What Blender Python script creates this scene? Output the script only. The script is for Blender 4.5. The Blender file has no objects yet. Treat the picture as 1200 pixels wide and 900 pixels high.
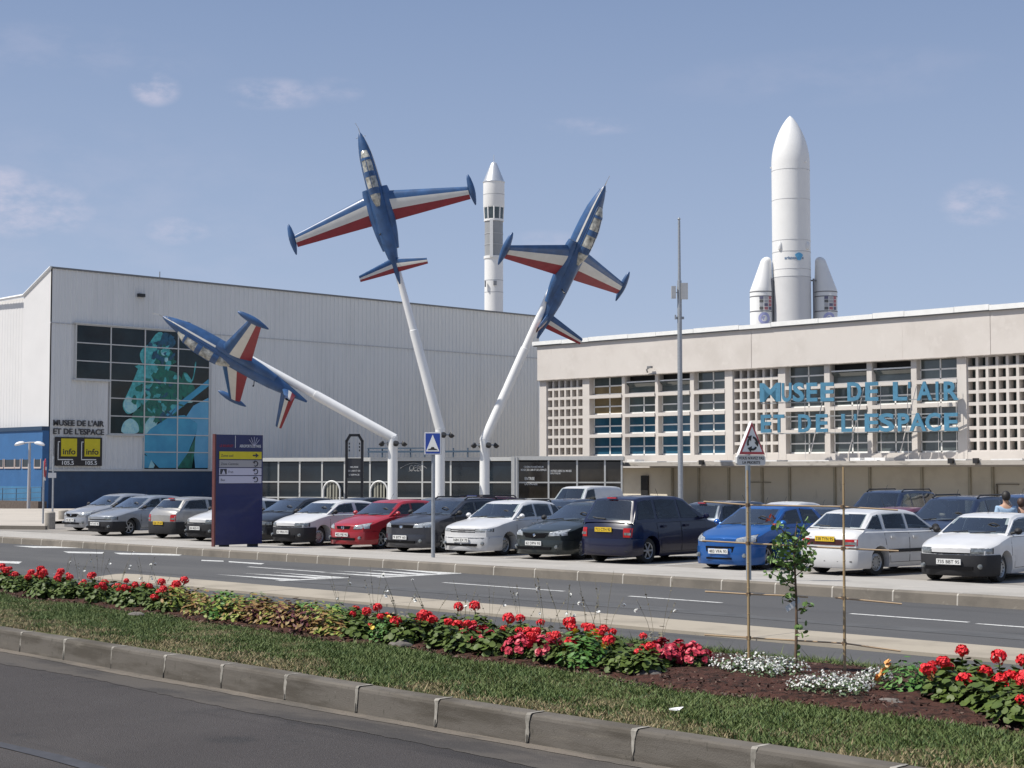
import bpy, bmesh, math, random
import numpy as np
from mathutils import Vector, Matrix
from mathutils.bvhtree import BVHTree
R_ = math.radians
random.seed(7)
scene = bpy.context.scene
COL = scene.collection

# ------------------------------------------------------------------ camera, sky, sun
CAM_H = 2.25
FPX, HOR = 1855.0, 554.0                      # focal length and horizon row in photo pixels (1200 x 900)
PITCH = math.atan((HOR - 450) / FPX)
cam = bpy.data.objects.new('camera', bpy.data.cameras.new('camera'))
COL.objects.link(cam)
cam.location = (0, 0, CAM_H)
cam.rotation_euler = (R_(90) + PITCH, 0, R_(45))
cam.data.sensor_width = 36
cam.data.lens = FPX / 1200 * 36
cam.data.clip_end = 20000
scene.camera = cam

SUN_AZ, SUN_EL = 238.0, 56.0                  # direction to the sun: angle from +X, height
world = bpy.data.worlds.new('World'); scene.world = world
world.use_nodes = True
sun = bpy.data.objects.new('sun', bpy.data.lights.new('sun', 'SUN')); COL.objects.link(sun)
sun.data.energy = 4.0; sun.data.angle = R_(0.55); sun.data.color = (1.0, 0.95, 0.87)
sd = Vector((math.cos(R_(SUN_AZ)) * math.cos(R_(SUN_EL)), math.sin(R_(SUN_AZ)) * math.cos(R_(SUN_EL)), math.sin(R_(SUN_EL))))
sun.rotation_euler = sd.to_track_quat('Z', 'Y').to_euler()
vs = scene.view_settings
vs.view_transform = 'Standard'; vs.look = 'None'; vs.gamma = 1; vs.use_curve_mapping = False
vs.exposure = 0.5

# ray through a photo pixel; every point below gets its own real distance
F = np.array([-math.sqrt(.5) * math.cos(PITCH), math.sqrt(.5) * math.cos(PITCH), math.sin(PITCH)])
Rt = np.array([math.sqrt(.5), math.sqrt(.5), 0.]); Up = np.cross(Rt, F); C0 = np.array([0, 0, CAM_H])
def ray(x, y): return F + Rt * (x - 600) / FPX + Up * (450 - y) / FPX
def gz(x, y, z=0): d = ray(x, y); return C0 + d * ((z - CAM_H) / d[2])
def onX(x, y, X): d = ray(x, y); return C0 + d * (X / d[0])
def onY(x, y, Y): d = ray(x, y); return C0 + d * (Y / d[1])
def at(x, y, D): return C0 + ray(x, y) * D

def build_sky():
    nt = world.node_tree; N = nt.nodes; L = nt.links
    N.clear()
    out = N.new('ShaderNodeOutputWorld'); bg = N.new('ShaderNodeBackground'); sky = N.new('ShaderNodeTexSky')
    sky.sky_type = 'NISHITA'; sky.sun_disc = False
    sky.sun_elevation = R_(SUN_EL); sky.sun_rotation = math.atan2(sd.x, sd.y)
    sky.air_density = 1.0; sky.dust_density = 0.6; sky.ozone_density = 2.5; sky.altitude = 60
    bg.inputs[1].default_value = 0.096
    tc = N.new('ShaderNodeTexCoord')
    sep = N.new('ShaderNodeSeparateXYZ'); L.new(tc.outputs['Generated'], sep.inputs[0])
    # summer haze: the whole lower sky is a dull grey blue
    hz = N.new('ShaderNodeMapRange'); L.new(sep.outputs[2], hz.inputs[0])
    hz.inputs[1].default_value = -0.02; hz.inputs[2].default_value = 0.34; hz.inputs[3].default_value = 0.93; hz.inputs[4].default_value = 0.85
    ramp = N.new('ShaderNodeValToRGB'); L.new(sep.outputs[2], ramp.inputs[0])
    e = ramp.color_ramp.elements
    e[0].position = 0.0; e[0].color = (3.75, 4.2, 5.2, 1)
    e[1].position = 0.32; e[1].color = (1.62, 2.22, 3.6, 1)
    m = e.new(0.10); m.color = (2.85, 3.5, 4.85, 1)
    mix = N.new('ShaderNodeMix'); mix.data_type = 'RGBA'
    L.new(hz.outputs[0], mix.inputs['Factor']); L.new(sky.outputs[0], mix.inputs['A']); L.new(ramp.outputs[0], mix.inputs['B'])
    col = mix.outputs['Result']
    nz = N.new('ShaderNodeTexNoise'); nz.inputs['Scale'].default_value = 26; nz.inputs['Detail'].default_value = 6; nz.inputs['Roughness'].default_value = .6
    mp = N.new('ShaderNodeMapping'); mp.inputs['Scale'].default_value = (1, 1, 2.2)
    L.new(tc.outputs['Generated'], mp.inputs[0]); L.new(mp.outputs[0], nz.inputs[0])
    # a few loose wisps of cloud, each round its own direction in the sky
    tot = None
    for (px, py, rw, rh, a) in [(182, 104, 26, 18, .62), (318, 110, 58, 17, .42), (30, 244, 70, 34, .62), (0, 222, 40, 26, .55), (208, 271, 36, 16, .42), (395, 105, 30, 14, .25), (60, 260, 300, 120, .07),
                                (1146, 239, 40, 24, .6), (1190, 250, 40, 22, .3), (690, 148, 60, 10, .25), (640, 292, 60, 20, .22), (60, 60, 160, 30, .10), (980, 90, 200, 30, .07)]:
        d = ray(px, py); d = d / np.linalg.norm(d)
        r = np.cross(d, [0, 0, 1]); r /= np.linalg.norm(r); u = np.cross(r, d)
        def dot(v, w):
            n = N.new('ShaderNodeVectorMath'); n.operation = 'DOT_PRODUCT'; L.new(tc.outputs['Generated'], n.inputs[0]); n.inputs[1].default_value = v
            k = N.new('ShaderNodeMath'); k.operation = 'MULTIPLY'; L.new(n.outputs['Value'], k.inputs[0]); k.inputs[1].default_value = FPX / w
            p = N.new('ShaderNodeMath'); p.operation = 'POWER'; L.new(k.outputs[0], p.inputs[0]); p.inputs[1].default_value = 2
            a_ = N.new('ShaderNodeMath'); a_.operation = 'ABSOLUTE'; L.new(p.outputs[0], a_.inputs[0]); return a_.outputs[0]
        s = N.new('ShaderNodeMath'); s.operation = 'ADD'; L.new(dot(r, rw), s.inputs[0]); L.new(dot(u, rh), s.inputs[1])
        f = N.new('ShaderNodeMapRange'); f.interpolation_type = 'SMOOTHSTEP'; L.new(s.outputs[0], f.inputs[0])
        f.inputs[1].default_value = 1.6; f.inputs[2].default_value = 0; f.inputs[3].default_value = 0; f.inputs[4].default_value = a
        fr = N.new('ShaderNodeVectorMath'); fr.operation = 'DOT_PRODUCT'; L.new(tc.outputs['Generated'], fr.inputs[0]); fr.inputs[1].default_value = d
        g = N.new('ShaderNodeMath'); g.operation = 'GREATER_THAN'; L.new(fr.outputs['Value'], g.inputs[0]); g.inputs[1].default_value = 0
        h = N.new('ShaderNodeMath'); h.operation = 'MULTIPLY'; L.new(f.outputs[0], h.inputs[0]); L.new(g.outputs[0], h.inputs[1])
        if tot is None: tot = h.outputs[0]
        else:
            t = N.new('ShaderNodeMath'); t.operation = 'MAXIMUM'; L.new(tot, t.inputs[0]); L.new(h.outputs[0], t.inputs[1]); tot = t.outputs[0]
    nr = N.new('ShaderNodeMapRange'); nr.interpolation_type = 'SMOOTHSTEP'; L.new(nz.outputs[0], nr.inputs[0])
    nr.inputs[1].default_value = .34; nr.inputs[2].default_value = .72
    cm = N.new('ShaderNodeMath'); cm.operation = 'MULTIPLY'; L.new(tot, cm.inputs[0]); L.new(nr.outputs[0], cm.inputs[1])
    mx = N.new('ShaderNodeMix'); mx.data_type = 'RGBA'
    L.new(cm.outputs[0], mx.inputs['Factor']); L.new(col, mx.inputs['A']); mx.inputs['B'].default_value = (5.6, 5.15, 5.9, 1)
    L.new(mx.outputs['Result'], bg.inputs[0]); L.new(bg.outputs[0], out.inputs[0])
build_sky()

# ------------------------------------------------------------------ materials
MATS = {}
def mat(name, col, rough=.6, metal=0., var=.0, scale=3., bump=0., bscale=40., coat=0., spec=.5, col2=None, stretch=None, detail=5, trans=0., alpha=None, ior=None):
    if name in MATS: return MATS[name]
    m = bpy.data.materials.new(name); m.use_nodes = True
    nt = m.node_tree; N = nt.nodes; L = nt.links
    b = N['Principled BSDF']
    b.inputs['Roughness'].default_value = rough; b.inputs['Metallic'].default_value = metal
    b.inputs['Specular IOR Level'].default_value = spec
    if coat: b.inputs['Coat Weight'].default_value = coat; b.inputs['Coat Roughness'].default_value = .04
    if trans: b.inputs['Transmission Weight'].default_value = trans
    if ior: b.inputs['IOR'].default_value = ior
    c = tuple(col) + (1,)
    b.inputs['Base Color'].default_value = c
    if var or col2 or bump:
        tc = N.new('ShaderNodeTexCoord'); src = tc.outputs['Object']
        if stretch:
            mp = N.new('ShaderNodeMapping'); mp.inputs['Scale'].default_value = stretch; L.new(src, mp.inputs[0]); src = mp.outputs[0]
    if var or col2:
        nz = N.new('ShaderNodeTexNoise'); nz.inputs['Scale'].default_value = scale; nz.inputs['Detail'].default_value = detail; nz.inputs['Roughness'].default_value = .62
        L.new(src, nz.inputs[0])
        rp = N.new('ShaderNodeValToRGB'); L.new(nz.outputs[0], rp.inputs[0])
        rp.color_ramp.elements[0].position = .3; rp.color_ramp.elements[1].position = .7
        if col2 is None:
            lo = tuple(max(0, x * (1 - var)) for x in col) + (1,); hi = tuple(min(1, x * (1 + var)) for x in col) + (1,)
        else: lo, hi = c, tuple(col2) + (1,)
        rp.color_ramp.elements[0].color = lo; rp.color_ramp.elements[1].color = hi
        L.new(rp.outputs[0], b.inputs['Base Color'])
    if bump:
        n2 = N.new('ShaderNodeTexNoise'); n2.inputs['Scale'].default_value = bscale; n2.inputs['Detail'].default_value = 4; L.new(src, n2.inputs[0])
        bp = N.new('ShaderNodeBump'); bp.inputs['Strength'].default_value = bump; bp.inputs['Distance'].default_value = .02
        L.new(n2.outputs[0], bp.inputs['Height']); L.new(bp.outputs[0], b.inputs['Normal'])
    MATS[name] = m
    return m
def layered(name, base, layers, rough=.85, bump=0., bscale=60.):
    """base colour with noise-masked layers: (colour, scale, low, high, stretch)"""
    m = bpy.data.materials.new(name); m.use_nodes = True
    nt = m.node_tree; N = nt.nodes; L = nt.links; b = N['Principled BSDF']
    b.inputs['Roughness'].default_value = rough; b.inputs['Specular IOR Level'].default_value = .15
    tc = N.new('ShaderNodeTexCoord'); cur = None
    for col, sc, lo, hi, st in layers:
        mp = N.new('ShaderNodeMapping'); mp.inputs['Scale'].default_value = st or (1, 1, 1); L.new(tc.outputs['Object'], mp.inputs[0])
        nz = N.new('ShaderNodeTexNoise'); nz.inputs['Scale'].default_value = sc; nz.inputs['Detail'].default_value = 6; nz.inputs['Roughness'].default_value = .6
        L.new(mp.outputs[0], nz.inputs[0])
        mr = N.new('ShaderNodeMapRange'); mr.interpolation_type = 'SMOOTHSTEP'; L.new(nz.outputs[0], mr.inputs[0]); mr.inputs[1].default_value = lo; mr.inputs[2].default_value = hi
        mx = N.new('ShaderNodeMix'); mx.data_type = 'RGBA'; L.new(mr.outputs[0], mx.inputs['Factor'])
        if cur is None: mx.inputs['A'].default_value = tuple(base) + (1,)
        else: L.new(cur, mx.inputs['A'])
        mx.inputs['B'].default_value = tuple(col) + (1,)
        cur = mx.outputs['Result']
    L.new(cur, b.inputs['Base Color'])
    if bump:
        n2 = N.new('ShaderNodeTexNoise'); n2.inputs['Scale'].default_value = bscale; n2.inputs['Detail'].default_value = 5; L.new(tc.outputs['Object'], n2.inputs[0])
        bp = N.new('ShaderNodeBump'); bp.inputs['Strength'].default_value = bump; bp.inputs['Distance'].default_value = .02
        L.new(n2.outputs[0], bp.inputs['Height']); L.new(bp.outputs[0], b.inputs['Normal'])
    MATS[name] = m
    return m

# ------------------------------------------------------------------ mesh building
SPLIT = {'fog_lamp', 'duct', 'lamp_bracket', 'black_band', 'joint_ring', 'hatch', 'fitting', 'foot', 'wall_mark', 'pilaster', 'floodlight', 'canopy_flashing', 'tie', 'lug', 'wiper', 'strut', 'rail', 'window_post'}
class MB:
    def __init__(s): s.v = []; s.f = []; s.m = []; s.cur = 0; s.smooth = False; s.sm = []
    def slot(s, i): s.cur = i; return s
    def add(s, vs, fs, smooth=False):
        o = len(s.v); s.v += [tuple(map(float, v)) for v in vs]
        for f in fs: s.f.append([i + o for i in f]); s.m.append(s.cur); s.sm.append(smooth)
        return s
    def box(s, a, b):
        (x0, y0, z0), (x1, y1, z1) = a, b
        if x0 > x1: x0, x1 = x1, x0
        if y0 > y1: y0, y1 = y1, y0
        if z0 > z1: z0, z1 = z1, z0
        return s.add([(x0, y0, z0), (x1, y0, z0), (x1, y1, z0), (x0, y1, z0), (x0, y0, z1), (x1, y0, z1), (x1, y1, z1), (x0, y1, z1)],
                     [(3, 2, 1, 0), (4, 5, 6, 7), (0, 1, 5, 4), (1, 2, 6, 5), (2, 3, 7, 6), (3, 0, 4, 7)])
    def obox(s, o, ax, ay, az):
        """box from corner o along three edge vectors"""
        o, ax, ay, az = map(np.array, (o, ax, ay, az))
        c = [o, o + ax, o + ax + ay, o + ay]; c += [p + az for p in c]
        fs = [(3, 2, 1, 0), (4, 5, 6, 7), (0, 1, 5, 4), (1, 2, 6, 5), (2, 3, 7, 6), (3, 0, 4, 7)]
        if np.dot(np.cross(ax, ay), az) < 0: fs = [f[::-1] for f in fs]
        return s.add(c, fs)
    def prism(s, poly, d, o=(0, 0, 0), ex=(1, 0, 0), ey=(0, 1, 0)):
        """2D polygon in the plane (o, ex, ey) pushed by vector d"""
        o, ex, ey, d = map(np.array, (o, ex, ey, d)); n = len(poly)
        a = [o + ex * p[0] + ey * p[1] for p in poly]; b = [p + d for p in a]
        fs = [tuple(range(n)), tuple(range(2 * n - 1, n - 1, -1))] + [(i, i + n, (i + 1) % n + n, (i + 1) % n) for i in range(n)]
        area = sum(poly[i][0] * poly[(i + 1) % n][1] - poly[(i + 1) % n][0] * poly[i][1] for i in range(n))
        if area * np.dot(np.cross(ex, ey), d) > 0: fs = [f[::-1] for f in fs]
        return s.add(a + b, fs)
    def tube(s, pts, rad, n=10, caps=True, smooth=True):
        pts = [np.array(p, float) for p in pts]; k = len(pts)
        rad = [rad] * k if np.isscalar(rad) else rad
        vs = []; u = None
        for i in range(k):
            t = pts[min(i + 1, k - 1)] - pts[max(i - 1, 0)]; t = t / (np.linalg.norm(t) + 1e-12)
            if u is None:
                h = np.array([0, 0, 1.]) if abs(t[2]) < .9 else np.array([1., 0, 0])
                u = np.cross(h, t)
            u = u - t * np.dot(u, t); u /= np.linalg.norm(u); w = np.cross(t, u)
            for j in range(n):
                a = 2 * math.pi * j / n
                vs.append(pts[i] + (u * math.cos(a) + w * math.sin(a)) * rad[i])
        fs = [(i * n + j, i * n + (j + 1) % n, (i + 1) * n + (j + 1) % n, (i + 1) * n + j) for i in range(k - 1) for j in range(n)]
        s.add(vs, fs, smooth)
        if caps:
            s.add(vs[:n], [tuple(range(n - 1, -1, -1))]); s.add(vs[-n:], [tuple(range(n))])
        return s
    def lathe(s, prof, o=(0, 0, 0), ax=(0, 0, 1), n=20, smooth=True):
        """profile of (radius, height) turned round axis ax through o"""
        o = np.array(o, float); ax = np.array(ax, float); ax /= np.linalg.norm(ax)
        h = np.array([1., 0, 0]) if abs(ax[0]) < .9 else np.array([0, 1., 0])
        u = np.cross(ax, h); u /= np.linalg.norm(u); w = np.cross(ax, u)
        vs = [o + ax * z + (u * math.cos(2 * math.pi * j / n) + w * math.sin(2 * math.pi * j / n)) * max(r, 1e-4) for r, z in prof for j in range(n)]
        k = len(prof)
        fs = [(i * n + j, i * n + (j + 1) % n, (i + 1) * n + (j + 1) % n, (i + 1) * n + j) for i in range(k - 1) for j in range(n)]
        return s.add(vs, fs, smooth)
    def grid(s, P, smooth=True, flip=False):
        k, n = len(P), len(P[0])
        fs = [(i * n + j, i * n + j + 1, (i + 1) * n + j + 1, (i + 1) * n + j) for i in range(k - 1) for j in range(n - 1)]
        if flip: fs = [f[::-1] for f in fs]
        return s.add([p for r in P for p in r], fs, smooth)
    def text(s, txt, o, right, up, size, depth=.01, bold=0., align='LEFT', width=None):
        vs, fs, w = glyphs(txt, bold)
        o = np.array(o, float); right = np.array(right, float); up = np.array(up, float); n = np.cross(right, up)
        kx = size if width is None else width / w
        off = {'LEFT': 0, 'CENTER': -w / 2, 'RIGHT': -w}[align]
        return s.add([o + right * (x + off) * kx + up * y * size + n * (z * depth) for x, y, z in vs], fs)
    def pieces(s):
        key = {}; par = list(range(len(s.v)))
        def find(i):
            while par[i] != i: par[i] = par[par[i]]; i = par[i]
            return i
        for i, v in enumerate(s.v):
            k = tuple(round(c, 4) for c in v)
            if k in key: par[find(i)] = find(key[k])
            else: key[k] = i
        for f in s.f:
            for i in f[1:]: par[find(i)] = find(f[0])
        out = {}
        for f, m, sm in zip(s.f, s.m, s.sm):
            b = out.setdefault(find(f[0]), (MB(), {})); mb, idx = b
            for i in f:
                if i not in idx: idx[i] = len(mb.v); mb.v.append(s.v[i])
            mb.f.append([idx[i] for i in f]); mb.m.append(m); mb.sm.append(sm)
        return [b[0] for b in out.values()]
    def build(s, name, mats, parent=None, sharp=40, fix=False):
        if name in SPLIT:
            ps = s.pieces()
            if len(ps) > 1: return [p._build(name, mats, parent, sharp, fix) for p in ps][0]
        return s._build(name, mats, parent, sharp, fix)
    def _build(s, name, mats, parent=None, sharp=40, fix=False):
        me = bpy.data.meshes.new(name)
        me.from_pydata(s.v, [], s.f)
        if not isinstance(mats, (list, tuple)): mats = [mats]
        for m in mats: me.materials.append(m)
        me.polygons.foreach_set('material_index', [min(i, len(mats) - 1) for i in s.m])
        me.polygons.foreach_set('use_smooth', s.sm)
        if fix:
            bm = bmesh.new(); bm.from_mesh(me); bmesh.ops.remove_doubles(bm, verts=bm.verts, dist=1e-5)
            bmesh.ops.recalc_face_normals(bm, faces=bm.faces); bm.to_mesh(me); bm.free()
        me.update()
        if any(s.sm): me.set_sharp_from_angle(angle=R_(sharp))
        o = bpy.data.objects.new(name, me); COL.objects.link(o)
        if parent: o.parent = parent
        return o
_g = {}
def glyphs(txt, bold=0.):
    key = (txt, bold)
    if key in _g: return _g[key]
    cu = bpy.data.curves.new('t', 'FONT'); cu.body = txt; cu.size = 1; cu.extrude = .5; cu.offset = bold; cu.resolution_u = 3
    ob = bpy.data.objects.new('t', cu); COL.objects.link(ob)
    dg = bpy.context.evaluated_depsgraph_get(); dg.update()
    me = bpy.data.meshes.new_from_object(ob.evaluated_get(dg))
    vs = [tuple(v.co) for v in me.vertices]; fs = [tuple(p.vertices) for p in me.polygons]
    bpy.data.objects.remove(ob); bpy.data.curves.remove(cu); bpy.data.meshes.remove(me)
    x0 = min(v[0] for v in vs); y0 = 0; hgt = .7
    vs = [((v[0] - x0) / hgt, v[1] / hgt, v[2]) for v in vs]      # cap height 1
    _g[key] = (vs, fs, max(v[0] for v in vs)); return _g[key]

def tag(o, label=None, cat=None, group=None, kind=None):
    if label: o['label'] = label
    if cat: o['category'] = cat
    if group: o['group'] = group
    if kind: o['kind'] = kind
    return o
def empty(name, label, cat, loc=(0, 0, 0), rz=0., group=None):
    o = bpy.data.objects.new(name, None); COL.objects.link(o)
    o.location = Vector([float(c) for c in loc]); o.rotation_euler = (0, 0, rz); o.empty_display_size = .3
    return tag(o, label, cat, group)
def struct(mb, name, m, **k): return tag(mb.build(name, m, **k), kind='structure')
def kids(o): return [c for c in bpy.data.objects if c.parent == o]
def copy_tree(o, parent=None, tree=None):
    c = o.copy(); COL.objects.link(c); c.parent = parent
    for ch in tree.get(o.name, []): copy_tree(ch, c, tree)
    return c
def tree_of(o):
    t = {}
    for c in bpy.data.objects:
        if c.parent: t.setdefault(c.parent.name, []).append(c)
    return t

# shared materials
WHITE = mat('white_paint', (.78, .78, .76), .45, var=.05, scale=2)
BLACK = mat('black_plastic', (.02, .02, .021), .5, var=.2, scale=20)
RUBBER = mat('tyre_rubber', (.018, .018, .018), .85, var=.25, scale=30)
GALV = mat('galvanised_steel', (.36, .38, .40), .5, .6, var=.15, scale=12)
GLASS = mat('dark_glass', (.012, .018, .02), .04, spec=.8, var=.3, scale=1.2)
GLASSX = None
CHROME = mat('chrome', (.7, .7, .7), .15, 1.)
# ------------------------------------------------------------------ ground, roads, kerbs, pavement
ASPH = layered('asphalt', (.068, .062, .061), [((.082, .075, .073), .35, .42, .68, None), ((.046, .045, .046), 1.3, .56, .75, None), ((.17, .16, .155), 75, .58, .70, None), ((.022, .022, .023), 62, .56, .70, None), ((.045, .043, .044), .55, .56, .70, (.12, 1.4, 1)), ((.095, .088, .084), .8, .6, .75, (.1, 1.2, 1))], .95, .9, 90)
ASPH2 = layered('asphalt_far', (.088, .088, .090), [((.112, .111, .11), .3, .4, .7, (.3, 1, 1)), ((.064, .064, .066), .9, .55, .75, (.15, 1, 1)), ((.15, .15, .15), 60, .6, .74, None)], .9, .4, 100)
CONC = layered('pavement_concrete', (.375, .355, .325), [((.30, .283, .256), .5, .45, .7, None), ((.46, .43, .385), 1.7, .55, .75, None), ((.27, .25, .22), 45, .62, .78, None)], .9, .3, 90)
KERB = layered('kerb_concrete', (.135, .122, .106), [((.085, .075, .062), 1.1, .40, .66, (1, 1, 6)), ((.165, .148, .124), 2.5, .56, .8, (.6, 1, 4)), ((.075, .07, .058), 22, .58, .76, (1, 1, .5)), ((.24, .225, .2), 55, .64, .76, None)], .95, .22, 90)
KERB2 = layered('kerb_concrete_far', (.20, .178, .15), [((.15, .135, .115), 1.3, .45, .7, None), ((.27, .245, .21), 6, .6, .8, None)], .92, .3, 60)
MORTAR = mat('pale_mortar', (.38, .355, .31), .9, col2=(.13, .12, .10), scale=11)
PLAZA = layered('plaza_concrete', (.44, .40, .35), [((.36, .33, .29), .25, .45, .7, None), ((.5, .46, .41), 1.2, .55, .8, None)], .9)
PAINTW = layered('road_paint', (.55, .55, .535), [((.38, .38, .37), 4, .45, .7, None), ((.14, .14, .14), 16, .55, .68, None)], .85)
MULCH = layered('brown_mulch', (.070, .032, .024), [((.030, .017, .013), 9, .45, .6, None), ((.10, .062, .046), 26, .56, .7, None), ((.03, .02, .018), 60, .55, .7, None)], .95, 1., 60)
SOIL = layered('dry_turf', (.085, .082, .036), [((.16, .125, .075), .9, .52, .7, None), ((.06, .075, .025), 2.2, .45, .65, None), ((.08, .065, .04), 30, .58, .72, None)], .95, .8, 80)

XA, XB = -75., 25.
K0, K1 = 9.48, 9.50              # near kerb: foot and top edge
KZ = .25
def kf(x): return .035 * min(12., max(0., -(x + 10.)))          # the kerb drifts slightly away to the left
b = MB(); b.add([(-6000, -6000, -.16), (6000, -6000, -.16), (6000, 6000, -.16), (-6000, 6000, -.16)], [(0, 1, 2, 3)])
struct(b, 'ground', PLAZA)
def sheet(name, m, y0, y1, z, xa=XA, xb=XB, nx=1):
    b = MB(); xs = np.linspace(xa, xb, nx + 1)
    b.grid([[(x, y0, z) for x in xs], [(x, y1, z) for x in xs]], smooth=False, flip=True)
    b.f = [f[::-1] for f in b.f] if False else b.f
    return struct(b, name, m, fix=False)
def slab(name, m, y0, y1, z0, z1, xa=XA, xb=XB):
    return struct(MB().box((xa, y0, z0), (xb, y1, z1)), name, m)
slab('near_road', ASPH, -14, 10.05, -.4, 0, -160, 60)
slab('far_road', ASPH2, 15.12, 24.43, -.4, .004, -160, 60)
# gutter: pale dusty strip along the near kerb, and worn tarmac next to it
GUT = layered('gutter_dust', (.17, .148, .125), [((.11, .10, .088), 2.5, .42, .62, (.4, 1, 1)), ((.22, .195, .168), 14, .6, .75, None), ((.06, .055, .05), 26, .6, .7, None)], .95, .4, 120)
GUT2 = layered('worn_tarmac', (.092, .083, .075), [((.06, .056, .054), 1.6, .45, .65, (.4, 1, 1)), ((.14, .128, .115), 40, .6, .74, None)], .95, .5, 100)
xs = np.linspace(XA, XB, 900)
b = MB(); b.grid([[(x, kf(x) + 8.80 + .06 * math.sin(x * 1.1) + .05 * math.sin(x * .43 + 1) + random.uniform(-.02, .02), .004) for x in xs], [(x, K0 + .02 + kf(x), .004) for x in xs]]); struct(b, 'worn_tarmac', GUT2)
b = MB(); b.grid([[(x, kf(x) + K0 - .16 + .015 * math.sin(x * 1.7) + .015 * math.sin(x * .6 + 1) + random.uniform(-.012, .012), .008) for x in xs], [(x, K0 + .02 + kf(x), .008) for x in xs]]); struct(b, 'gutter', GUT)
# tar seam in the near road
b = MB(); b.grid([[(x, 6.3 + .02 * math.sin(x * 2), .006) for x in np.linspace(-30, 5, 60)], [(x, 6.45 + .03 * math.sin(x * 2.6), .006) for x in np.linspace(-30, 5, 60)]])
struct(b, 'tar_seam', mat('tar', (.042, .043, .05), .8, var=.3, scale=5))
# near kerb: individual stones with ragged pale joints
b = MB()
x = -76.; STW = 1.15
JNT = [KERB, MORTAR, mat('joint_gap', (.03, .028, .025), .9)]
while x < XB:
    w = STW - .006; dy = random.uniform(-.006, .006) + kf(x); dz = random.uniform(-.005, .005); sl = kf(x + w) - kf(x)
    prof = [(K0 + dy, -.1), (K0 + .004 + dy, .03), (K1 - .006 + dy, KZ - .04 + dz), (K1 + .002 + dy, KZ - .016 + dz), (K1 + .016 + dy, KZ - .003 + dz), (K1 + .03 + dy, KZ + dz), (K1 + .19 + dy, KZ + dz), (K1 + .19 + dy, -.1)]
    b.slot(0).prism(prof, (w, sl, 0), (x, 0, 0), (0, 1, 0), (0, 0, 1))
    # mortar smeared over the joint, with uneven width down the face
    xe = x + w + .003; ye = kf(x + w) + .0; zs = [.02, .06, .10, .14, .18, .215, KZ - .01]
    wl = [random.uniform(.006, .02) + .016 * (z / KZ) for z in zs]; wr_ = [random.uniform(.004, .018) + .012 * (z / KZ) for z in zs]
    if random.random() < .6: wl[0] = wr_[0] = wl[1] = wr_[1] = .002
    L_ = [(xe - a, K0 + ye - .0045 + .019 * (z / KZ), z) for a, z in zip(wl, zs)]; R__ = [(xe + a, K0 + ye - .0045 + .019 * (z / KZ), z) for a, z in zip(wr_, zs)]
    Lt = [(xe - a, K1 + ye + yy, KZ + .0055) for a, yy in zip((wl[-1], .018, .022, .012), (.012, .06, .13, .19))]; Rt_ = [(xe + a, K1 + ye + yy, KZ + .0055) for a, yy in zip((wr_[-1], .016, .02, .01), (.012, .06, .13, .19))]
    b.slot(1).grid([[p, q] for p, q in zip(L_ + Lt, R__ + Rt_)], smooth=False)
    hh = random.uniform(.05, .14); b.slot(2).add([(xe - .006, K0 + ye - .008, .0), (xe + .006, K0 + ye - .008, .0), (xe + .004, K0 + ye - .003, hh), (xe - .004, K0 + ye - .003, hh)], [(0, 1, 2, 3)])
    x += STW
struct(b, 'near_kerb', JNT)
# median: turf base and flower bed, gently crowned
def med_z(y):
    t = (y - K1 - .18) / (15.0 - K1 - .18)
    return KZ - .012 + .10 * math.sin(math.pi * min(max(t, 0), 1)) - .09 * min(max(t, 0), 1)
ys = np.linspace(K1 + .16, 14.98, 36)
def bed_edges(x):
    return 11.28 + .068 * min(18., max(0., -(x + 8.5))) + .05 * math.sin(x * .9) + .07 * math.sin(x * 2.3 + 1), 14.35 + .08 * math.sin(x * 1.3)
b = MB(); xs = np.linspace(XA, XB, 300)
b.grid([[(x, max(y, K1 + .16 + kf(x)), med_z(max(y, K1 + .16)) + .012 * math.sin(3 * x + y * 5) * math.sin(2.1 * y + x)) for x in xs] for y in ys], flip=False)
struct(b, 'median_turf_base', SOIL)
b = MB(); xs = np.linspace(-45, 8, 400); rows = []
for i in range(25):
    t = i / 24; row = []
    for x in xs:
        e0, e1 = bed_edges(x); y = e0 + (e1 - e0) * t
        row.append((x, y, med_z(y) + .02 + .05 * math.sin(math.pi * t) ** .6 + random.uniform(-.012, .012) - (.04 if i in (0, 24) else 0)))
    rows.append(row)
b.grid(rows); struct(b, 'flower_bed_soil', MULCH)
# back kerb of the median
b = MB(); x = XA
while x < XB:
    b.box((x, 14.94, -.1), (x + .99, 15.12, .13)); x += 1.0
struct(b, 'median_back_kerb', KERB2)
# low traffic island between the far lanes, with rounded nose on the left
pl = [(20, 17.42), (20, 18.68), (-30.2, 18.68), (-30.55, 18.6), (-30.6, 18.4), (-30.0, 17.5), (-29.8, 17.42)]
island = layered('island_concrete', (.35, .31, .25), [((.27, .24, .195), .8, .45, .7, None), ((.20, .18, .15), 30, .62, .76, None)], .9)
struct(MB().prism(pl, (0, 0, .1), (0, 0, -.05)), 'traffic_island', island)
b = MB(); x = -28.
while x < 15: b.box((x, 17.41, .0), (x + .015, 18.69, .0525)); x += 3.8
struct(b, 'island_joints', mat('joint_dark', (.27, .25, .22), .9))
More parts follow.
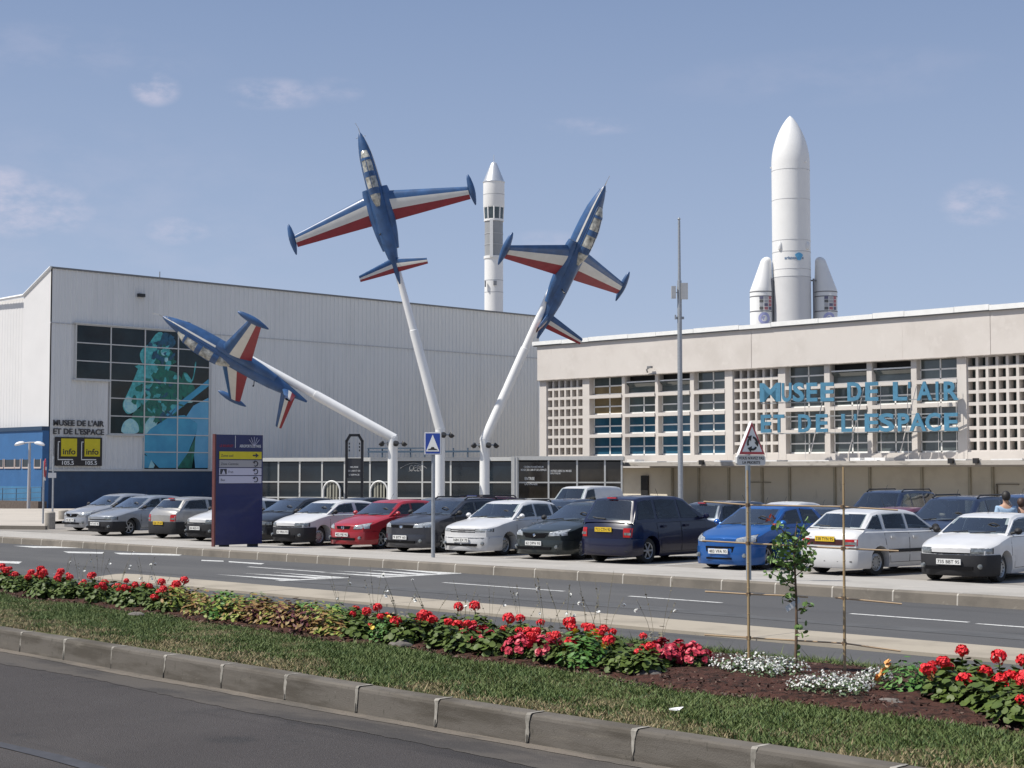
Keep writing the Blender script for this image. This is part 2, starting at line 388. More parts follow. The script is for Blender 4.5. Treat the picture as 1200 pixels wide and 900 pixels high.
# far pavement: kerb stones and slab
b = MB(); x = XA - 60
while x < XB + 10:
    b.slot(0).prism([(24.42, -.1), (24.44, .17), (24.47, .20), (24.62, .20), (24.62, -.1)], (1.235, 0, 0), (x, 0, 0), (0, 1, 0), (0, 0, 1))
    b.slot(1).prism([(24.418, -.1), (24.438, .17), (24.469, .202), (24.6, .202), (24.6, -.1)], (.026, 0, 0), (x + 1.233, 0, 0), (0, 1, 0), (0, 0, 1))
    x += 1.25
struct(b, 'far_kerb', [KERB2, mat('far_mortar', (.46, .43, .38), .9)])
b = MB(); b.prism([(24.62, -.1), (24.62, .197), (28.55, .085), (28.55, -.1)], (160, 0, 0), (XA - 60, 0, 0), (0, 1, 0), (0, 0, 1))
struct(b, 'pavement', CONC)
# car park: level by the pavement, then a small fall towards the buildings
def park_z(y): return .055 if y < 33.5 else (.055 - .155 * min(1, (y - 33.5) / 4))
b = MB(); xs = [-150, 40]; yy = [28.55, 33.5, 37.5, 200]
b.grid([[(x, y, park_z(y)) for x in xs] for y in yy], smooth=False)
PARK = layered('car_park_surface', (.27, .25, .225), [((.20, .19, .175), .3, .45, .7, None), ((.34, .315, .28), 1.1, .55, .8, None), ((.15, .145, .135), .8, .62, .75, None)], .9)
struct(b, 'car_park', PARK)
b = MB(); b.add([gz(-60, 619, .085), gz(52, 619.5, .085), gz(64, 611, .085), gz(240, 596, .085), gz(-200, 596, .085)], [(0, 1, 2, 3, 4)])
struct(b, 'plaza', PLAZA)
b = MB(); p0, p1 = gz(-120, 618.5, .08), gz(53, 620, .08)
b.obox((p0[0], p0[1], -.1), (p1[0] - p0[0], p1[1] - p0[1], 0), (-.1, .15, 0), (0, 0, .3)); struct(b, 'plaza_kerb', KERB2)
# bay lines under the cars
b = MB()
for i in range(16):
    x = -52.2 + 2.55 * i; b.add([(x, 28.9, .061), (x + .1, 28.9, .061), (x + .1, 33.2, .061), (x, 33.2, .061)], [(0, 1, 2, 3)])
struct(b, 'bay_lines', PAINTW)
# painted markings of the far carriageway
b = MB()
def paint(pts):
    P = [gz(x, y, 0) for x, y in pts]; b.add([(p[0], p[1], .009) for p in P], [tuple(range(len(P)))])
def dash(x0, x1, y, w=.11): b.add([(x0, y, .009), (x1, y, .009), (x1, y + w, .009), (x0, y + w, .009)], [(0, 1, 2, 3)])
for x0, y0, x1, y1 in [(521, 683, 660, 693.5), (738, 699, 845, 707), (998, 719.5, 1134, 730), (1148, 731, 1290, 743), (292, 664.5, 380, 671)]:
    p, q = gz(x0, y0), gz(x1, y1); yy = (p[1] + q[1]) / 2; dash(p[0], q[0], yy - .06, .12)
for pts in [[(-40, 632.5), (24, 635.5), (22, 637), (-40, 634)], [(16, 640), (150, 641.6), (152, 643), (40, 642.3)], [(74, 646.5), (122, 647.4), (120, 649.2), (80, 648.4)],
            [(133, 648), (216, 649.7), (210, 651.5), (140, 650)], [(-30, 656.5), (26, 658.6), (22, 661), (-30, 659)], [(236, 656.5), (262, 657.4), (262, 658.6), (236, 657.7)],
            [(268, 658), (310, 660.6), (306, 661.8), (268, 659.2)], [(252, 673.4), (330, 680), (352, 679.4)], [(284, 672.2), (372, 678.8), (396, 677.9)], [(318, 671), (392, 677.9), (408, 677.2)], [(322, 680.6), (408, 677), (409, 677.7), (330, 681.4)], [(372, 671), (445, 676.4), (462, 675.4)], [(393, 669.3), (466, 675.2), (486, 674.4)], [(428, 668), (490, 674.2), (512, 673.4)], [(458, 667), (516, 673.2), (539, 672)], [(440, 676.8), (540, 671.8), (541, 672.5), (446, 677.5)]]:
    paint(pts)
struct(b, 'road_markings', PAINTW)
b = MB(); b.grid([[(x, 20.0, .008) for x in np.linspace(-28, 15, 30)], [(x, 20.5 + .15 * math.sin(x), .008) for x in np.linspace(-28, 15, 30)]], flip=False)
struct(b, 'tyre_track', mat('tyre_track', (.078, .078, .078), .85, var=.2, scale=2))

# ------------------------------------------------------------------ hangar (left), long side in the plane X = HX
CLAD = layered('white_cladding', (.69, .69, .675), [((.64, .64, .625), .5, .45, .7, (1, 1, .2)), ((.74, .735, .72), 1.5, .55, .8, (1, 1, .1)), ((.55, .55, .53), 2.5, .66, .8, (1, 1, .06))], .5)
CLADB = mat('white_cladding_end', (.66, .65, .64), .5, var=.04, scale=.4)
NAVY = mat('navy_base', (.018, .05, .11), .45, var=.15, scale=1.5)
STEEL = mat('pale_frame', (.55, .55, .53), .45, var=.06, scale=4)
TRIM = mat('grey_trim', (.16, .165, .17), .5, var=.1, scale=3)
hc = at(55.4, 594, 104); HX, HY = hc[0], hc[1]
HZ = at(60, 312, 104)[2]
HYE = onX(632, 554, HX)[1]
hang = empty('exhibition_hangar', 'tall windowless hall clad in ribbed off-white metal with a painted window', 'building', (HX, HY, 0))
def loc(p): return (p[0] - HX, p[1] - HY, p[2])
LY = HYE - HY
ZB = onX(60, 550, HX)[2]
_a, _b = onY(28, 347, HY), onY(-60, 362, HY)
b = MB(); b.prism([(-.12, -.3), (-.12, HZ - .03), (_a[0] - HX, _a[2] - .05), (_b[0] - HX, _b[2] - .05), (_b[0] - HX - 20, _b[2] - 1.), (_b[0] - HX - 20, -.3)], (0, LY - .4, 0), (0, .4, 0), (1, 0, 0), (0, 0, 1)); b.build('core_wall', CLAD, hang)
# ribbed sheet
def ribs(mb, length, z0, z1, pitch, d, fn):
    ys = []; n = int(length / pitch)
    for i in range(n):
        y = i * pitch
        ys += [(y, 0), (y + pitch * .55, 0), (y + pitch * .68, d), (y + pitch * .87, d)]
    ys.append((length, 0))
    mb.grid([[fn(y, e, z0) for y, e in ys], [fn(y, e, z1) for y, e in ys]], smooth=False)
b = MB(); ribs(b, LY, ZB, HZ, .40, .055, lambda y, e, z: (e, y, z)); b.build('ribbed_cladding', CLAD, hang)
b = MB(); b.box((-.02, -.03, HZ - .02), (.11, LY + .05, HZ + .10)); b.build('roof_trim', TRIM, hang)
b = MB(); zs = onX(60, 378, HX)[2]; b.box((.0, .0, zs - .035), (.07, LY, zs + .03)); b.build('cladding_seam', mat('seam', (.46, .465, .47), .5), hang)
b = MB(); b.box((-.1, .02, -.3), (.02, LY, ZB - .12)); b.build('base_wall', NAVY, hang)
b = MB(); b.box((-.1, .0, ZB - .12), (.12, LY, ZB + .02)); b.build('drip_rail', STEEL, hang)
# near end wall: rises at a slant to the corner
pA = loc(onY(28, 347, HY)); pB = loc(onY(-60, 362, HY))
b = MB(); b.prism([(0, -.3), (0, HZ), (pA[0], pA[2]), (pA[0], -.3)], (0, .1, 0), (0, 0, 0), (1, 0, 0), (0, 0, 1)); b.build('end_wall', CLADB, hang)
b = MB(); b.prism([(pA[0], -.3), (pA[0], pA[2]), (pB[0], pB[2]), (pB[0] - 25, pB[2] - 1), (pB[0] - 25, -.3)], (0, .1, 0), (0, .35, 0), (1, 0, 0), (0, 0, 1))
ribs(b, 30, 0, pA[2], .4, .018, lambda y, e, z: (pA[0] - 30 + y, .34 - e, z if z < 1 else pA[2] - .1 + (pB[2] - pA[2]) / (pA[0] - pB[0]) * (30 - y)))
b.build('annex_wall', CLADB, hang)
b = MB(); b.tube([(0, -.02, HZ + .05), (pA[0], -.02, pA[2] + .05), (pB[0], .2, pB[2] + .05), (pB[0] - 25, .2, pB[2] - .95)], .11, 6, smooth=False); b.build('parapet_trim', WHITE, hang)
# small antenna and floodlight on the wall
p = loc(onX(190, 322, HX)); b = MB(); b.tube([(-.3, p[1], HZ), (-.3, p[1], HZ + .55)], .03); b.tube([(-.3, p[1] - .25, HZ), (-.3, p[1] + .25, HZ + .1)], .05); b.build('lightning_rod', TRIM, hang)
p = loc(onX(164, 346.5, HX)); b = MB(); b.box((.05, p[1] - .25, p[2] - .1), (.3, p[1] + .25, p[2] + .12)); b.build('wall_lamp', BLACK, hang)
for t, yy in (("MUSEE DE L'AIR", 498.5), ("ET DE L'ESPACE", 508.5)):
    b = MB(); p = loc(onX(61.5, yy, HX)); q = loc(onX(121, yy, HX))
    b.text(t, (.10, p[1], p[2]), (0, 1, 0), (0, 0, 1), .37, .05, .022, width=q[1] - p[1])
    b.build('wall_lettering', mat('dark_letters', (.05, .05, .055), .5), hang)
# big painted window
cy = [loc(onX(px, 500, HX))[1] for px in (86.6, 127.4, 167.6, 206.6, 243.6)]
zr = np.linspace(onX(243.6, 391.5, HX)[2], onX(243.6, 550.4, HX)[2], 9)
PANE = mat('mural_glass', (.010, .022, .026), .12, spec=.4, var=.4, scale=.6)
win = MB(); fr = MB()
def has(c, r): return (c == 0 and r < 3) or (c == 1 and r < 6) or c > 1
for c in range(4):
    for r in range(8):
        if has(c, r): win.box((.08, cy[c], zr[r + 1]), (.10, cy[c + 1], zr[r]))
mw = win.build('painted_window', PANE, hang)
for c in range(4):
    rr = (3, 6, 8, 8)[c]
    for r in range(rr + 1): fr.box((.095, cy[c], zr[r] - .035), (.165, cy[c + 1], zr[r] + .035))
for c in range(5):
    rr = (3, 6, 8, 8, 8)[c]; fr.box((.097, cy[c] - .04, zr[rr] - .04), (.167, cy[c] + .04, zr[0] + .04))
fr.box((.06, cy[0] - .2, zr[0] + .04), (.25, cy[4] + .1, zr[0] + .12)); fr.box((.06, cy[0] - .2, zr[3] - .12), (.22, cy[1], zr[3] - .04))
fr.box((.06, cy[1] - .2, zr[6] - .12), (.22, cy[2], zr[6] - .04))
fr.build('window_grid', STEEL, mw)
TEAL = [mat('mural_green', (.006, .20, .135), .35, col2=(.006, .07, .06), scale=2.5), mat('mural_teal', (.03, .22, .22), .35, col2=(.10, .52, .54), scale=4),
        mat('mural_blue', (.035, .26, .44), .35, col2=(.06, .36, .54), scale=.9), mat('mural_pale', (.19, .48, .58), .35, col2=(.45, .70, .66), scale=4),
        mat('mural_deep', (.012, .12, .22), .35, col2=(.008, .04, .06), scale=3), mat('mural_sky', (.14, .42, .62), .35, col2=(.08, .32, .52), scale=.8)]
def zc(x, y): return loc(onX(80 + x * .211, 370 + y * .211, HX))
art = [(1, [(488, 92), (520, 90), (528, 130), (470, 170), (440, 160)]), (4, [(520, 92), (560, 100), (600, 150), (560, 190), (500, 160)]),
       (1, [(440, 155), (500, 165), (560, 180), (575, 230), (540, 290), (470, 300), (400, 265), (390, 200)]), (0, [(505, 170), (565, 185), (590, 240), (560, 300), (500, 330), (455, 285), (490, 230)]),
       (1, [(395, 265), (480, 300), (520, 380), (420, 480), (330, 560), (290, 500), (330, 420), (365, 340)]), (0, [(470, 300), (560, 300), (620, 330), (640, 420), (600, 560), (480, 600), (400, 560), (395, 480), (430, 390)]),
       (1, [(385, 330), (450, 325), (475, 365), (430, 430), (375, 455), (345, 420)]), (3, [(320, 440), (370, 470), (380, 530), (330, 545), (296, 500)]),
       (0, [(360, 520), (480, 500), (520, 560), (450, 640), (380, 655), (340, 600)]), (3, [(300, 590), (345, 565), (385, 600), (390, 656), (283, 656)]),
       (3, [(450, 560), (480, 555), (495, 600), (440, 656), (408, 656), (420, 600)]), (3, [(500, 520), (520, 495), (532, 530), (515, 575), (497, 560)]),
       (0, [(630, 310), (660, 320), (680, 370), (700, 400), (690, 460), (640, 470), (620, 400)]), (1, [(700, 255), (708, 258), (690, 360), (668, 380), (690, 340)]), (1, [(632, 322), (650, 318), (678, 352), (682, 372), (655, 366)]),
       (3, [(600, 462), (625, 470), (690, 475), (680, 485), (610, 480), (590, 455)]),
       (5, [(775, 455), (775, 640), (712, 640), (700, 590), (650, 560), (690, 500)]), (2, [(775, 352), (775, 390), (560, 560), (525, 560), (600, 490)]), (4, [(600, 500), (560, 556), (640, 556), (700, 590), (712, 625), (690, 645), (540, 640), (520, 590)]),
       (2, [(560, 560), (640, 552), (712, 600), (705, 650), (660, 760), (600, 845), (500, 845), (415, 760), (410, 680), (450, 630)]), (5, [(712, 610), (775, 580), (775, 845), (700, 845), (690, 740)]),
       (0, [(660, 760), (700, 680), (695, 760), (680, 845), (600, 845)]), (2, [(410, 770), (455, 790), (470, 845), (408, 845)]), (3, [(455, 800), (475, 830), (468, 846), (440, 846)]),
       (3, [(505, 192), (540, 182), (556, 205), (540, 222), (515, 222)]), (4, [(520, 205), (552, 200), (556, 216), (530, 222)]), (3, [(525, 235), (550, 232), (548, 262), (532, 258)])]
def chaikin(p, k=2):
    for _ in range(k): p = [q for i in range(len(p)) for q in ((p[i][0] * .78 + p[(i + 1) % len(p)][0] * .22, p[i][1] * .78 + p[(i + 1) % len(p)][1] * .22), (p[i][0] * .22 + p[(i + 1) % len(p)][0] * .78, p[i][1] * .22 + p[(i + 1) % len(p)][1] * .78))]
    return p
b = MB()
for i, (ci, poly) in enumerate(art):
    if ci not in (5,) and max(q[1] for q in poly) < 770 and not (i in (16, 17)): poly = chaikin(poly)
    b.slot(ci); P = [zc(*p) for p in poly]
    b.prism([(p[1], p[2]) for p in P], (.002 + .0011 * i, 0, 0), (.1015, 0, 0), (0, 1, 0), (0, 0, 1))
random.seed(17)
for i in range(75):
    if i < 60: cx, cy_, tones = random.gauss(500, 62), random.gauss(430, 110), (0, 1, 1, 0, 4)
    elif i < 145: cx, cy_, tones = random.gauss(490, 40), random.gauss(190, 45), (0, 1, 4, 0)
    else: cx, cy_, tones = random.uniform(440, 690), random.uniform(590, 830), (2, 5, 2, 4)
    lo_x = 400 - (cy_ - 250) * .33 if cy_ > 250 else 405
    if cx < lo_x or cx > 640 + (60 if i >= 145 else 0) or cy_ < 100 or cy_ > 835 or (cy_ > 640 and i < 145) or (i >= 145 and cx + cy_ < 1060): continue
    r0 = random.uniform(9, 24); st = random.uniform(.5, 1.8); a0 = random.uniform(0, 3.1)
    P = []
    for k in range(9):
        a = 2 * math.pi * k / 9; rr = r0 * random.uniform(.55, 1.25); u_, v_ = rr * math.cos(a) * st, rr * math.sin(a) / st; P.append(zc(cx + u_ * math.cos(a0) - v_ * math.sin(a0), cy_ + u_ * math.sin(a0) + v_ * math.cos(a0)))
    b.slot(random.choice(tones)); b.prism([(p[1], p[2]) for p in P], (.033 + .00012 * i, 0, 0), (.1015, 0, 0), (0, 1, 0), (0, 0, 1))
b.build('painted_figure', TEAL, mw)
# radio station board fixed to the wall
p0, p1 = onX(63.5, 512, HX), onX(117.5, 546, HX)
board = empty('wall_billboard', 'black wall board with two yellow info squares and 105.5 under the lettering', 'billboard', (HX + .09, p0[1], p1[2]))
bw, bh = p1[1] - p0[1], p0[2] - p1[2]
MB().box((0, 0, 0), (.12, bw, bh)).build('board_panel', mat('board_black', (.012, .012, .016), .35), board)
YEL = mat('sign_yellow', (.62, .52, .012), .4, var=.06, scale=3); WL = mat('white_letter', (.75, .75, .73), .5)
for k in range(2):
    y0 = bw * (.04 + .5 * k); s = MB()
    s.box((.12, y0 + bw * .075, bh * .33), (.14, y0 + bw * .41, bh * .95)); pl_ = s.build('yellow_square', YEL, board)
    b = MB(); b.text('info', (.142, y0 + bw * .11, bh * .40), (0, 1, 0), (0, 0, 1), bh * .2, .006, .02, width=bw * .27); b.build('word', BLACK, pl_)
    b = MB()
    for (a0, a1, c0, c1) in ((.005, .02, .22, .84), (.005, .33, .20, .235), (.005, .05, .82, .85)): b.box((.12, y0 + bw * a0, bh * c0), (.136, y0 + bw * a1, bh * c1))
    b.text('105.5', (.13, y0 + bw * .10, bh * .04), (0, 1, 0), (0, 0, 1), bh * .13, .006, .02, width=bw * .25)
    b.build('frequency_number', WL, board)

# ------------------------------------------------------------------ blue annex at the far left
BLUE = mat('blue_render', (.035, .125, .29), .6, var=.12, scale=.7); BLUE2 = mat('blue_render_light', (.06, .19, .34), .6, var=.15, scale=.7)
YB = HY - .5
q0 = onY(50.0, 502, YB); ql = onY(-90, 506, YB)
an = empty('blue_annex', 'low light-blue flat-roofed building with a strip of windows at the left edge', 'building', (q0[0], YB, 0))
zt = q0[2]; W_ = q0[0] - ql[0]
MB().box((-W_, 0, -.3), (0, .48, zt - .02)).build('wall', BLUE, an)
MB().box((-W_, -.08, zt - .12), (.04, .49, zt + .14)).build('roof_edge', mat('navy_trim', (.02, .05, .10), .5), an)
za, zb2 = onY(30, 538.5, YB)[2], onY(30, 549, YB)[2]
for px0, px1 in ((-60, -30), (-26, 4), (6, 17), (18.5, 24), (27, 34), (41, 48)):
    xa_, xb_ = onY(px0, 544, YB)[0] - q0[0], onY(px1, 544, YB)[0] - q0[0]
    w = MB().box((xa_, -.02, zb2 + .1), (xb_, .05, za)).build('window', GLASS, an)
    f = MB(); f.box((xa_ - .06, -.06, zb2), (xb_ + .06, .02, zb2 + .1))
    f.box((xa_ - .06, -.05, zb2 + .1), (xa_, .02, za + .05)); f.box((xb_, -.05, zb2 + .1), (xb_ + .06, .02, za + .05)); f.build('frame', mat('pinkish_frame', (.5, .42, .38), .6), w)
MB().box((-W_, -.03, -.3), (-.02, .0, onY(30, 570, YB)[2])).build('plinth', BLUE2, an)
b = MB(); rx = [onY(p_, 580, YB - 1.2)[0] - q0[0] for p_ in (-40, -12, 3, 19, 36, 49)]
for x in rx: b.tube([(x, -1.2, -.1), (x, -1.2, 1.25)], .03, 6)
for z in (.55, .9, 1.22): b.tube([(rx[0], -1.2, z - .15), (rx[3], -1.2, z), (rx[-1], -1.2, z + .12)], .02, 6)
o = b.build('ramp_railing', mat('blue_grey_metal', (.06, .10, .15), .5)); o.location = (q0[0], YB, 0); tag(o, 'thin blue-grey ramp railing before the blue annex', 'railing')
MB().box((rx[0] - 3, -1.5, -.2), (rx[-1] + .1, -.9, .42)).build('ramp_wall', mat('brown_stone', (.11, .085, .07), .9, var=.3, scale=6), an)

# ------------------------------------------------------------------ glazed entrance hall
LG = at(298, 560, 110); LM = at(603, 560, 104); LR = at(729, 560, 103.2)
def glazed(name, label, A, B, ztop, cols, rows, back, pane_m, texts=None, arches=()):
    A = np.array(A); B = np.array(B); A[2] = B[2] = 0
    d = B - A; Ln = np.linalg.norm(d); u = d / Ln; ang = math.atan2(u[1], u[0])
    e = empty(name, label, 'building', A, ang)
    MB().box((0, .3, -.3), (Ln, back, ztop - .25)).build('interior_wall', mat('dark_interior', (.03, .032, .034), .8, var=.4, scale=.8), e)
    MB().box((-.1, -.12, ztop - .25), (Ln + .1, back, ztop)).build('roof_edge', STEEL, e)
    cc = [c * Ln for c in cols]
    for i in range(len(cc) - 1):
        p = MB()
        for j in range(len(rows) - 1): p.box((cc[i] + .05, 0, rows[j] + .04), (cc[i + 1] - .05, .03, rows[j + 1] - .04))
        p.build('glass_bay', pane_m, e)
    f = MB()
    for c in cc: f.box((c - .055, -.05, -.2), (c + .055, .08, ztop - .25))
    for r in rows[1:-1]: f.box((0, -.045, r - .045), (Ln, .07, r + .045))
    f.build('mullion_frame', STEEL, e)
    return e, Ln, u
zg = (.0, .55, 1.62, 3.0)
cols1 = [(p - 298) / (603 - 298) for p in (298, 328, 354, 381, 408, 438, 467.5, 499, 531.5, 565, 603)]
GL1 = mat('entrance_glass', (.012, .020, .028), .05, spec=.6, var=.5, scale=.35)
GL2 = mat('entrance_glass_warm', (.036, .031, .024), .05, spec=.55, var=.5, scale=.4)
e1, L1, u1 = glazed('glazed_entrance_hall', 'long low glazed entrance with dark panes in front of the ribbed hall', LG, LM, 3.28, cols1, zg, 2.5, GL1)
for px in (394, 450):
    c = (px - 298) / 305 * L1; b = MB()
    arc = [(c + .62 * math.cos(a), -.22, 1.0 + .68 * math.sin(a)) for a in np.linspace(0, math.pi, 14)]
    b.tube([(c + .62, -.22, -.1)] + arc + [(c - .62, -.22, -.1)], .06, 6); d_ = b.build('arched_door', WHITE, e1)
    b = MB()
    for dx in (-.32, -.12, .12, .34): b.box((c + dx - .06, -.2, 0), (c + dx + .06, -.16, 1.0 + .68 * math.sqrt(max(0, 1 - (dx / .62) ** 2))))
    b.build('door_leaf', mat('cream_curtain', (.34, .33, .27), .8), d_)
b = MB(); cx_ = (475 - 298) / 305 * L1
b.text('CCEC', (cx_ + .55, -.012, 2.35), (1, 0, 0), (0, 0, 1), .42, .008, .0, width=1.0)
pr = [(cx_ - .1 + 1.9 * t, -.015, 2.55 + .35 * math.sin(math.pi * t)) for t in np.linspace(0, 1, 12)]; b.tube(pr, .018, 5)
b.tube([(p_[0] + .6, p_[1], p_[2] - .22) for p_ in pr[:8]], .014, 5)
b.build('window_lettering', mat('grey_letter', (.33, .33, .33), .6), e1)
b = MB(); cr = (437 - 298) / 305 * L1; cr2 = (520 - 298) / 305 * L1
b.box((cr, -.35, 3.6), (cr2 + 3.2, -.1, 3.72)); b.box((cr, -.35, 3.85), (cr2 - 1, -.2, 3.93))
for t in np.linspace(0, 1, 9): b.box((cr + (cr2 + 3 - cr) * t, -.3, 3.28), (cr + (cr2 + 3 - cr) * t + .07, -.2, 3.9))
b.build('cable_tray', mat('blue_grey_metal', (.06, .10, .15), .5), e1)
cols2 = [(p - 607) / 122 for p in (607, 643, 676.5, 709, 728.5)]
e2, L2, u2 = glazed('museum_entrance_lobby', 'projecting glazed lobby with brown tinted panes reading ENTREE DU MUSEE', at(607, 560, 103), at(729, 560, 102.4), 3.32, cols2, zg, 5.5, GL2)
b = MB()
for t, px, yy, sz, pxw in (('ENTREE', 615, 562.5, .19, 11.5), ('DU MUSEE', 615, 568.3, .19, 15), ("CINEMA PLANETARIUM", 614, 548.2, .12, 23), ("MUSEE DE L'AIR ET DE L'ESPACE", 610.5, 551.8, .13, 30), ('ENTREE LIBRE DU MUSEE', 645, 553, .13, 25), ('BOUTIQUE', 645, 555.6, .10, 12)):
    x0 = (px - 607) / 122 * L2; b.text(t, (x0, -.012, 2.25 + (554 - yy) / 1855 * 103), (1, 0, 0), (0, 0, 1), sz, .008, .01, width=pxw / 122 * L2)
b.build('window_lettering', WL, e2)
b = MB(); b.box((-.42, -.25, -.2), (-.02, .3, 3.3)); b.box((-.25, -.28, -.2), (-.2, -.25, 3.3)); b.build('corner_pillar', STEEL, e2)
MB().box((L2, 0, -.2), (L2 + .05, 5.2, 3.05)).build('side_glass', GL2, e2)

# ------------------------------------------------------------------ concrete hall (right), front in the plane Y = BY
CREAM = layered('cream_render', (.60, .56, .52), [((.545, .505, .465), .35, .45, .7, None), ((.63, .59, .55), 1.5, .5, .8, None), ((.47, .42, .375), 2.4, .64, .8, (1.6, 1, .18)), ((.52, .47, .42), 9, .64, .78, (1, 1, .3))], .75)
CREAM2 = layered('beige_render', (.74, .68, .56), [((.66, .60, .49), .6, .45, .7, None), ((.34, .31, .25), 1.2, .64, .8, (1, 1, .3))], .85)  # base colour raised to stand in for light bounced under the canopy
BY = 84.9
c0 = onY(633, 554, BY); BX = c0[0]; BE = -12.
hall = empty('concrete_museum_hall', 'long cream concrete hall with pierced screens and rows of windows under a deep plain fascia', 'building', (BX, BY, 0))
def hx(px): return onY(px, 500, BY)[0] - BX
zT, zF, zW = onY(633, 405.5, BY)[2], onY(633, 446, BY)[2], onY(900, 532, BY)[2]
LB = BE - BX
MB().box((.1, .95, -.3), (LB, 40, zT - .05)).build('main_wall', CREAM2, hall)
b = MB(); js = [0, hx(884.5), hx(1165.5), LB]
for i in range(3): b.box((js[i] + (.025 if i else 0), -.3, zF), (js[i + 1] - .025, .9, zT))
b.box((.05, -.27, zF + .02), (LB, .85, zT - .02)); b.build('fascia', CREAM, hall)
b = MB(); b.box((-.05, -.36, zF - .05), (LB, .5, zF - .002)); b.build('fascia_drip', mat('stained_edge', (.30, .27, .24), .9, var=.4, scale=4), hall)
b = MB(); x = -.35; i = 0
while x < LB:
    w = random.uniform(2.2, 4.0); z = zT + random.uniform(-.02, .02); b.box((x, -.5, z + .002), (min(x + w, LB) - .03, .9, z + random.uniform(.26, .34))); x += w
b.build('roof_coping', WHITE, hall)
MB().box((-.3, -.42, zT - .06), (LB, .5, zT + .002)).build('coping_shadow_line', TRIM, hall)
z0s = zW
def pillar(a, c, name='pillar'): MB().box((a, -.12, z0s - .6), (c, .9, zF - .002)).build(name, CREAM, hall)
for a, c in ((633.5, 641.5), (684, 692), (851, 860), (913.5, 922), (1123.5, 1134.5), (1206, 1216)): pillar(hx(a), hx(c))
DARK = mat('screen_dark', (.022, .018, .016), .7, var=.4, scale=1); DG = mat('screen_glass', (.05, .07, .07), .15, spec=.6, var=.3, scale=.8)
for a, c, nc, bm_ in ((641.5, 684, 6, DARK), (860, 913.5, 6, DG), (1134.5, 1206, 6, DG), (1216, 1262, 4, DG)):
    xa, xb = hx(a), hx(c); nr = 8; b = MB(); pw = (xb - xa) / nc; ph = (zF - z0s) / nr
    for k in range(nc + 1): 
        t = .085 if 0 < k < nc else .05
        b.box((xa + k * pw - t, -.02, z0s), (xa + k * pw + t, .55, zF - .004))
    for r in range(nr + 1):
        b.box((xa, -.012, z0s + r * ph - .1), (xb, .54, min(z0s + r * ph + .1, zF - .006)))
    sc = b.build('pierced_screen', CREAM, hall)
    MB().box((xa, .56, z0s), (xb, .6, zF)).build('screen_backing', bm_, sc)
bays = [[(692, 729.5), (733, 768.5), (772, 809.5), (814, 851)], [(922, 967), (973.5, 1017), (1023, 1069), (1075.5, 1123.5)], [(1262, 1310), (1316, 1360)]]
WG = [mat('hall_glass_green', (.075, .092, .092), .08, spec=.8, var=.35, scale=.5), mat('hall_glass_blue', (.022, .085, .14), .07, spec=.7, var=.35, scale=.4),
      mat('hall_glass_blind', (.17, .125, .06), .3, var=.25, scale=1.5), mat('hall_opening', (.008, .008, .008), .6)]
for bi, bay in enumerate(bays):
    for ci, (a, c) in enumerate(bay):
        xa, xb = hx(a), hx(c); ph = (zF - z0s) / 4
        if ci: MB().box((hx(bay[ci - 1][1]), -.06, z0s), (xa, .75, zF - .004)).build('mullion', CREAM, hall)
        for r in range(4):                                   # r = 0 is the lowest row
            za, zb_ = z0s + r * ph + (.0 if r == 0 else .12), z0s + (r + 1) * ph - (.12 if r < 3 else .006)
            awn = r == 3 and ci in (1, 2) and bi < 2
            if bi == 0: k = 1 if r < 2 else (2 if ci == 0 and r == 2 else 0)
            else: k = 0
            w = MB()
            if awn:
                w.slot(0).box((xa, .55, za), (xb, .6, zb_)); w.slot(1).obox((xa + .05, .1, za + .55 * (zb_ - za)), (xb - xa - .1, 0, 0), (0, .5, -.45), (0, .02, .03))
                w.slot(1).box((xa, .4, za), (xb, .42, za + .45 * (zb_ - za)))
            else: w.box((xa, .42, za), (xb, .45, zb_))
            if bi == 0 and ci == 0 and r == 3: w.box((xa + .05, .41, za), (xb - .05, .418, za + .48 * (zb_ - za))); w.m[-6:] = [1] * 6; mats_ = [WG[0], WG[2]]
            else: mats_ = [WG[3], WG[0]] if awn else [WG[k]]
            wo = w.build('window', mats_, hall)
            f = MB(); xm = (xa + xb) / 2; zm = (za + zb_) / 2
            if awn:
                f.obox((xa + .03, .08, za + .6 * (zb_ - za)), (xb - xa - .06, 0, 0), (0, .03, 0), (0, 0, .09)); f.box((xa, .36, za), (xb, .46, za + .08))
            else:
                for (p_, q_) in (((xa, za), (xb, za + .1)), ((xa, zm - .045), (xb, zm + .045)), ((xm - .045, za), (xm + .045, zb_)), ((xa, za), (xa + .05, zb_)), ((xb - .05, za), (xb, zb_))):
                    f.box((p_[0], .38, p_[1]), (q_[0], .42, q_[1]))
            f.build('frame', WHITE, wo)
            if r: 
                s_ = MB().box((xa, -.16, z0s + r * ph - .12), (xb, .5, z0s + r * ph + .12)); s_.build('sill', CREAM, hall)
MB().box((0, -.10, 2.6), (LB, .9, z0s - .002)).build('spandrel', CREAM, hall)
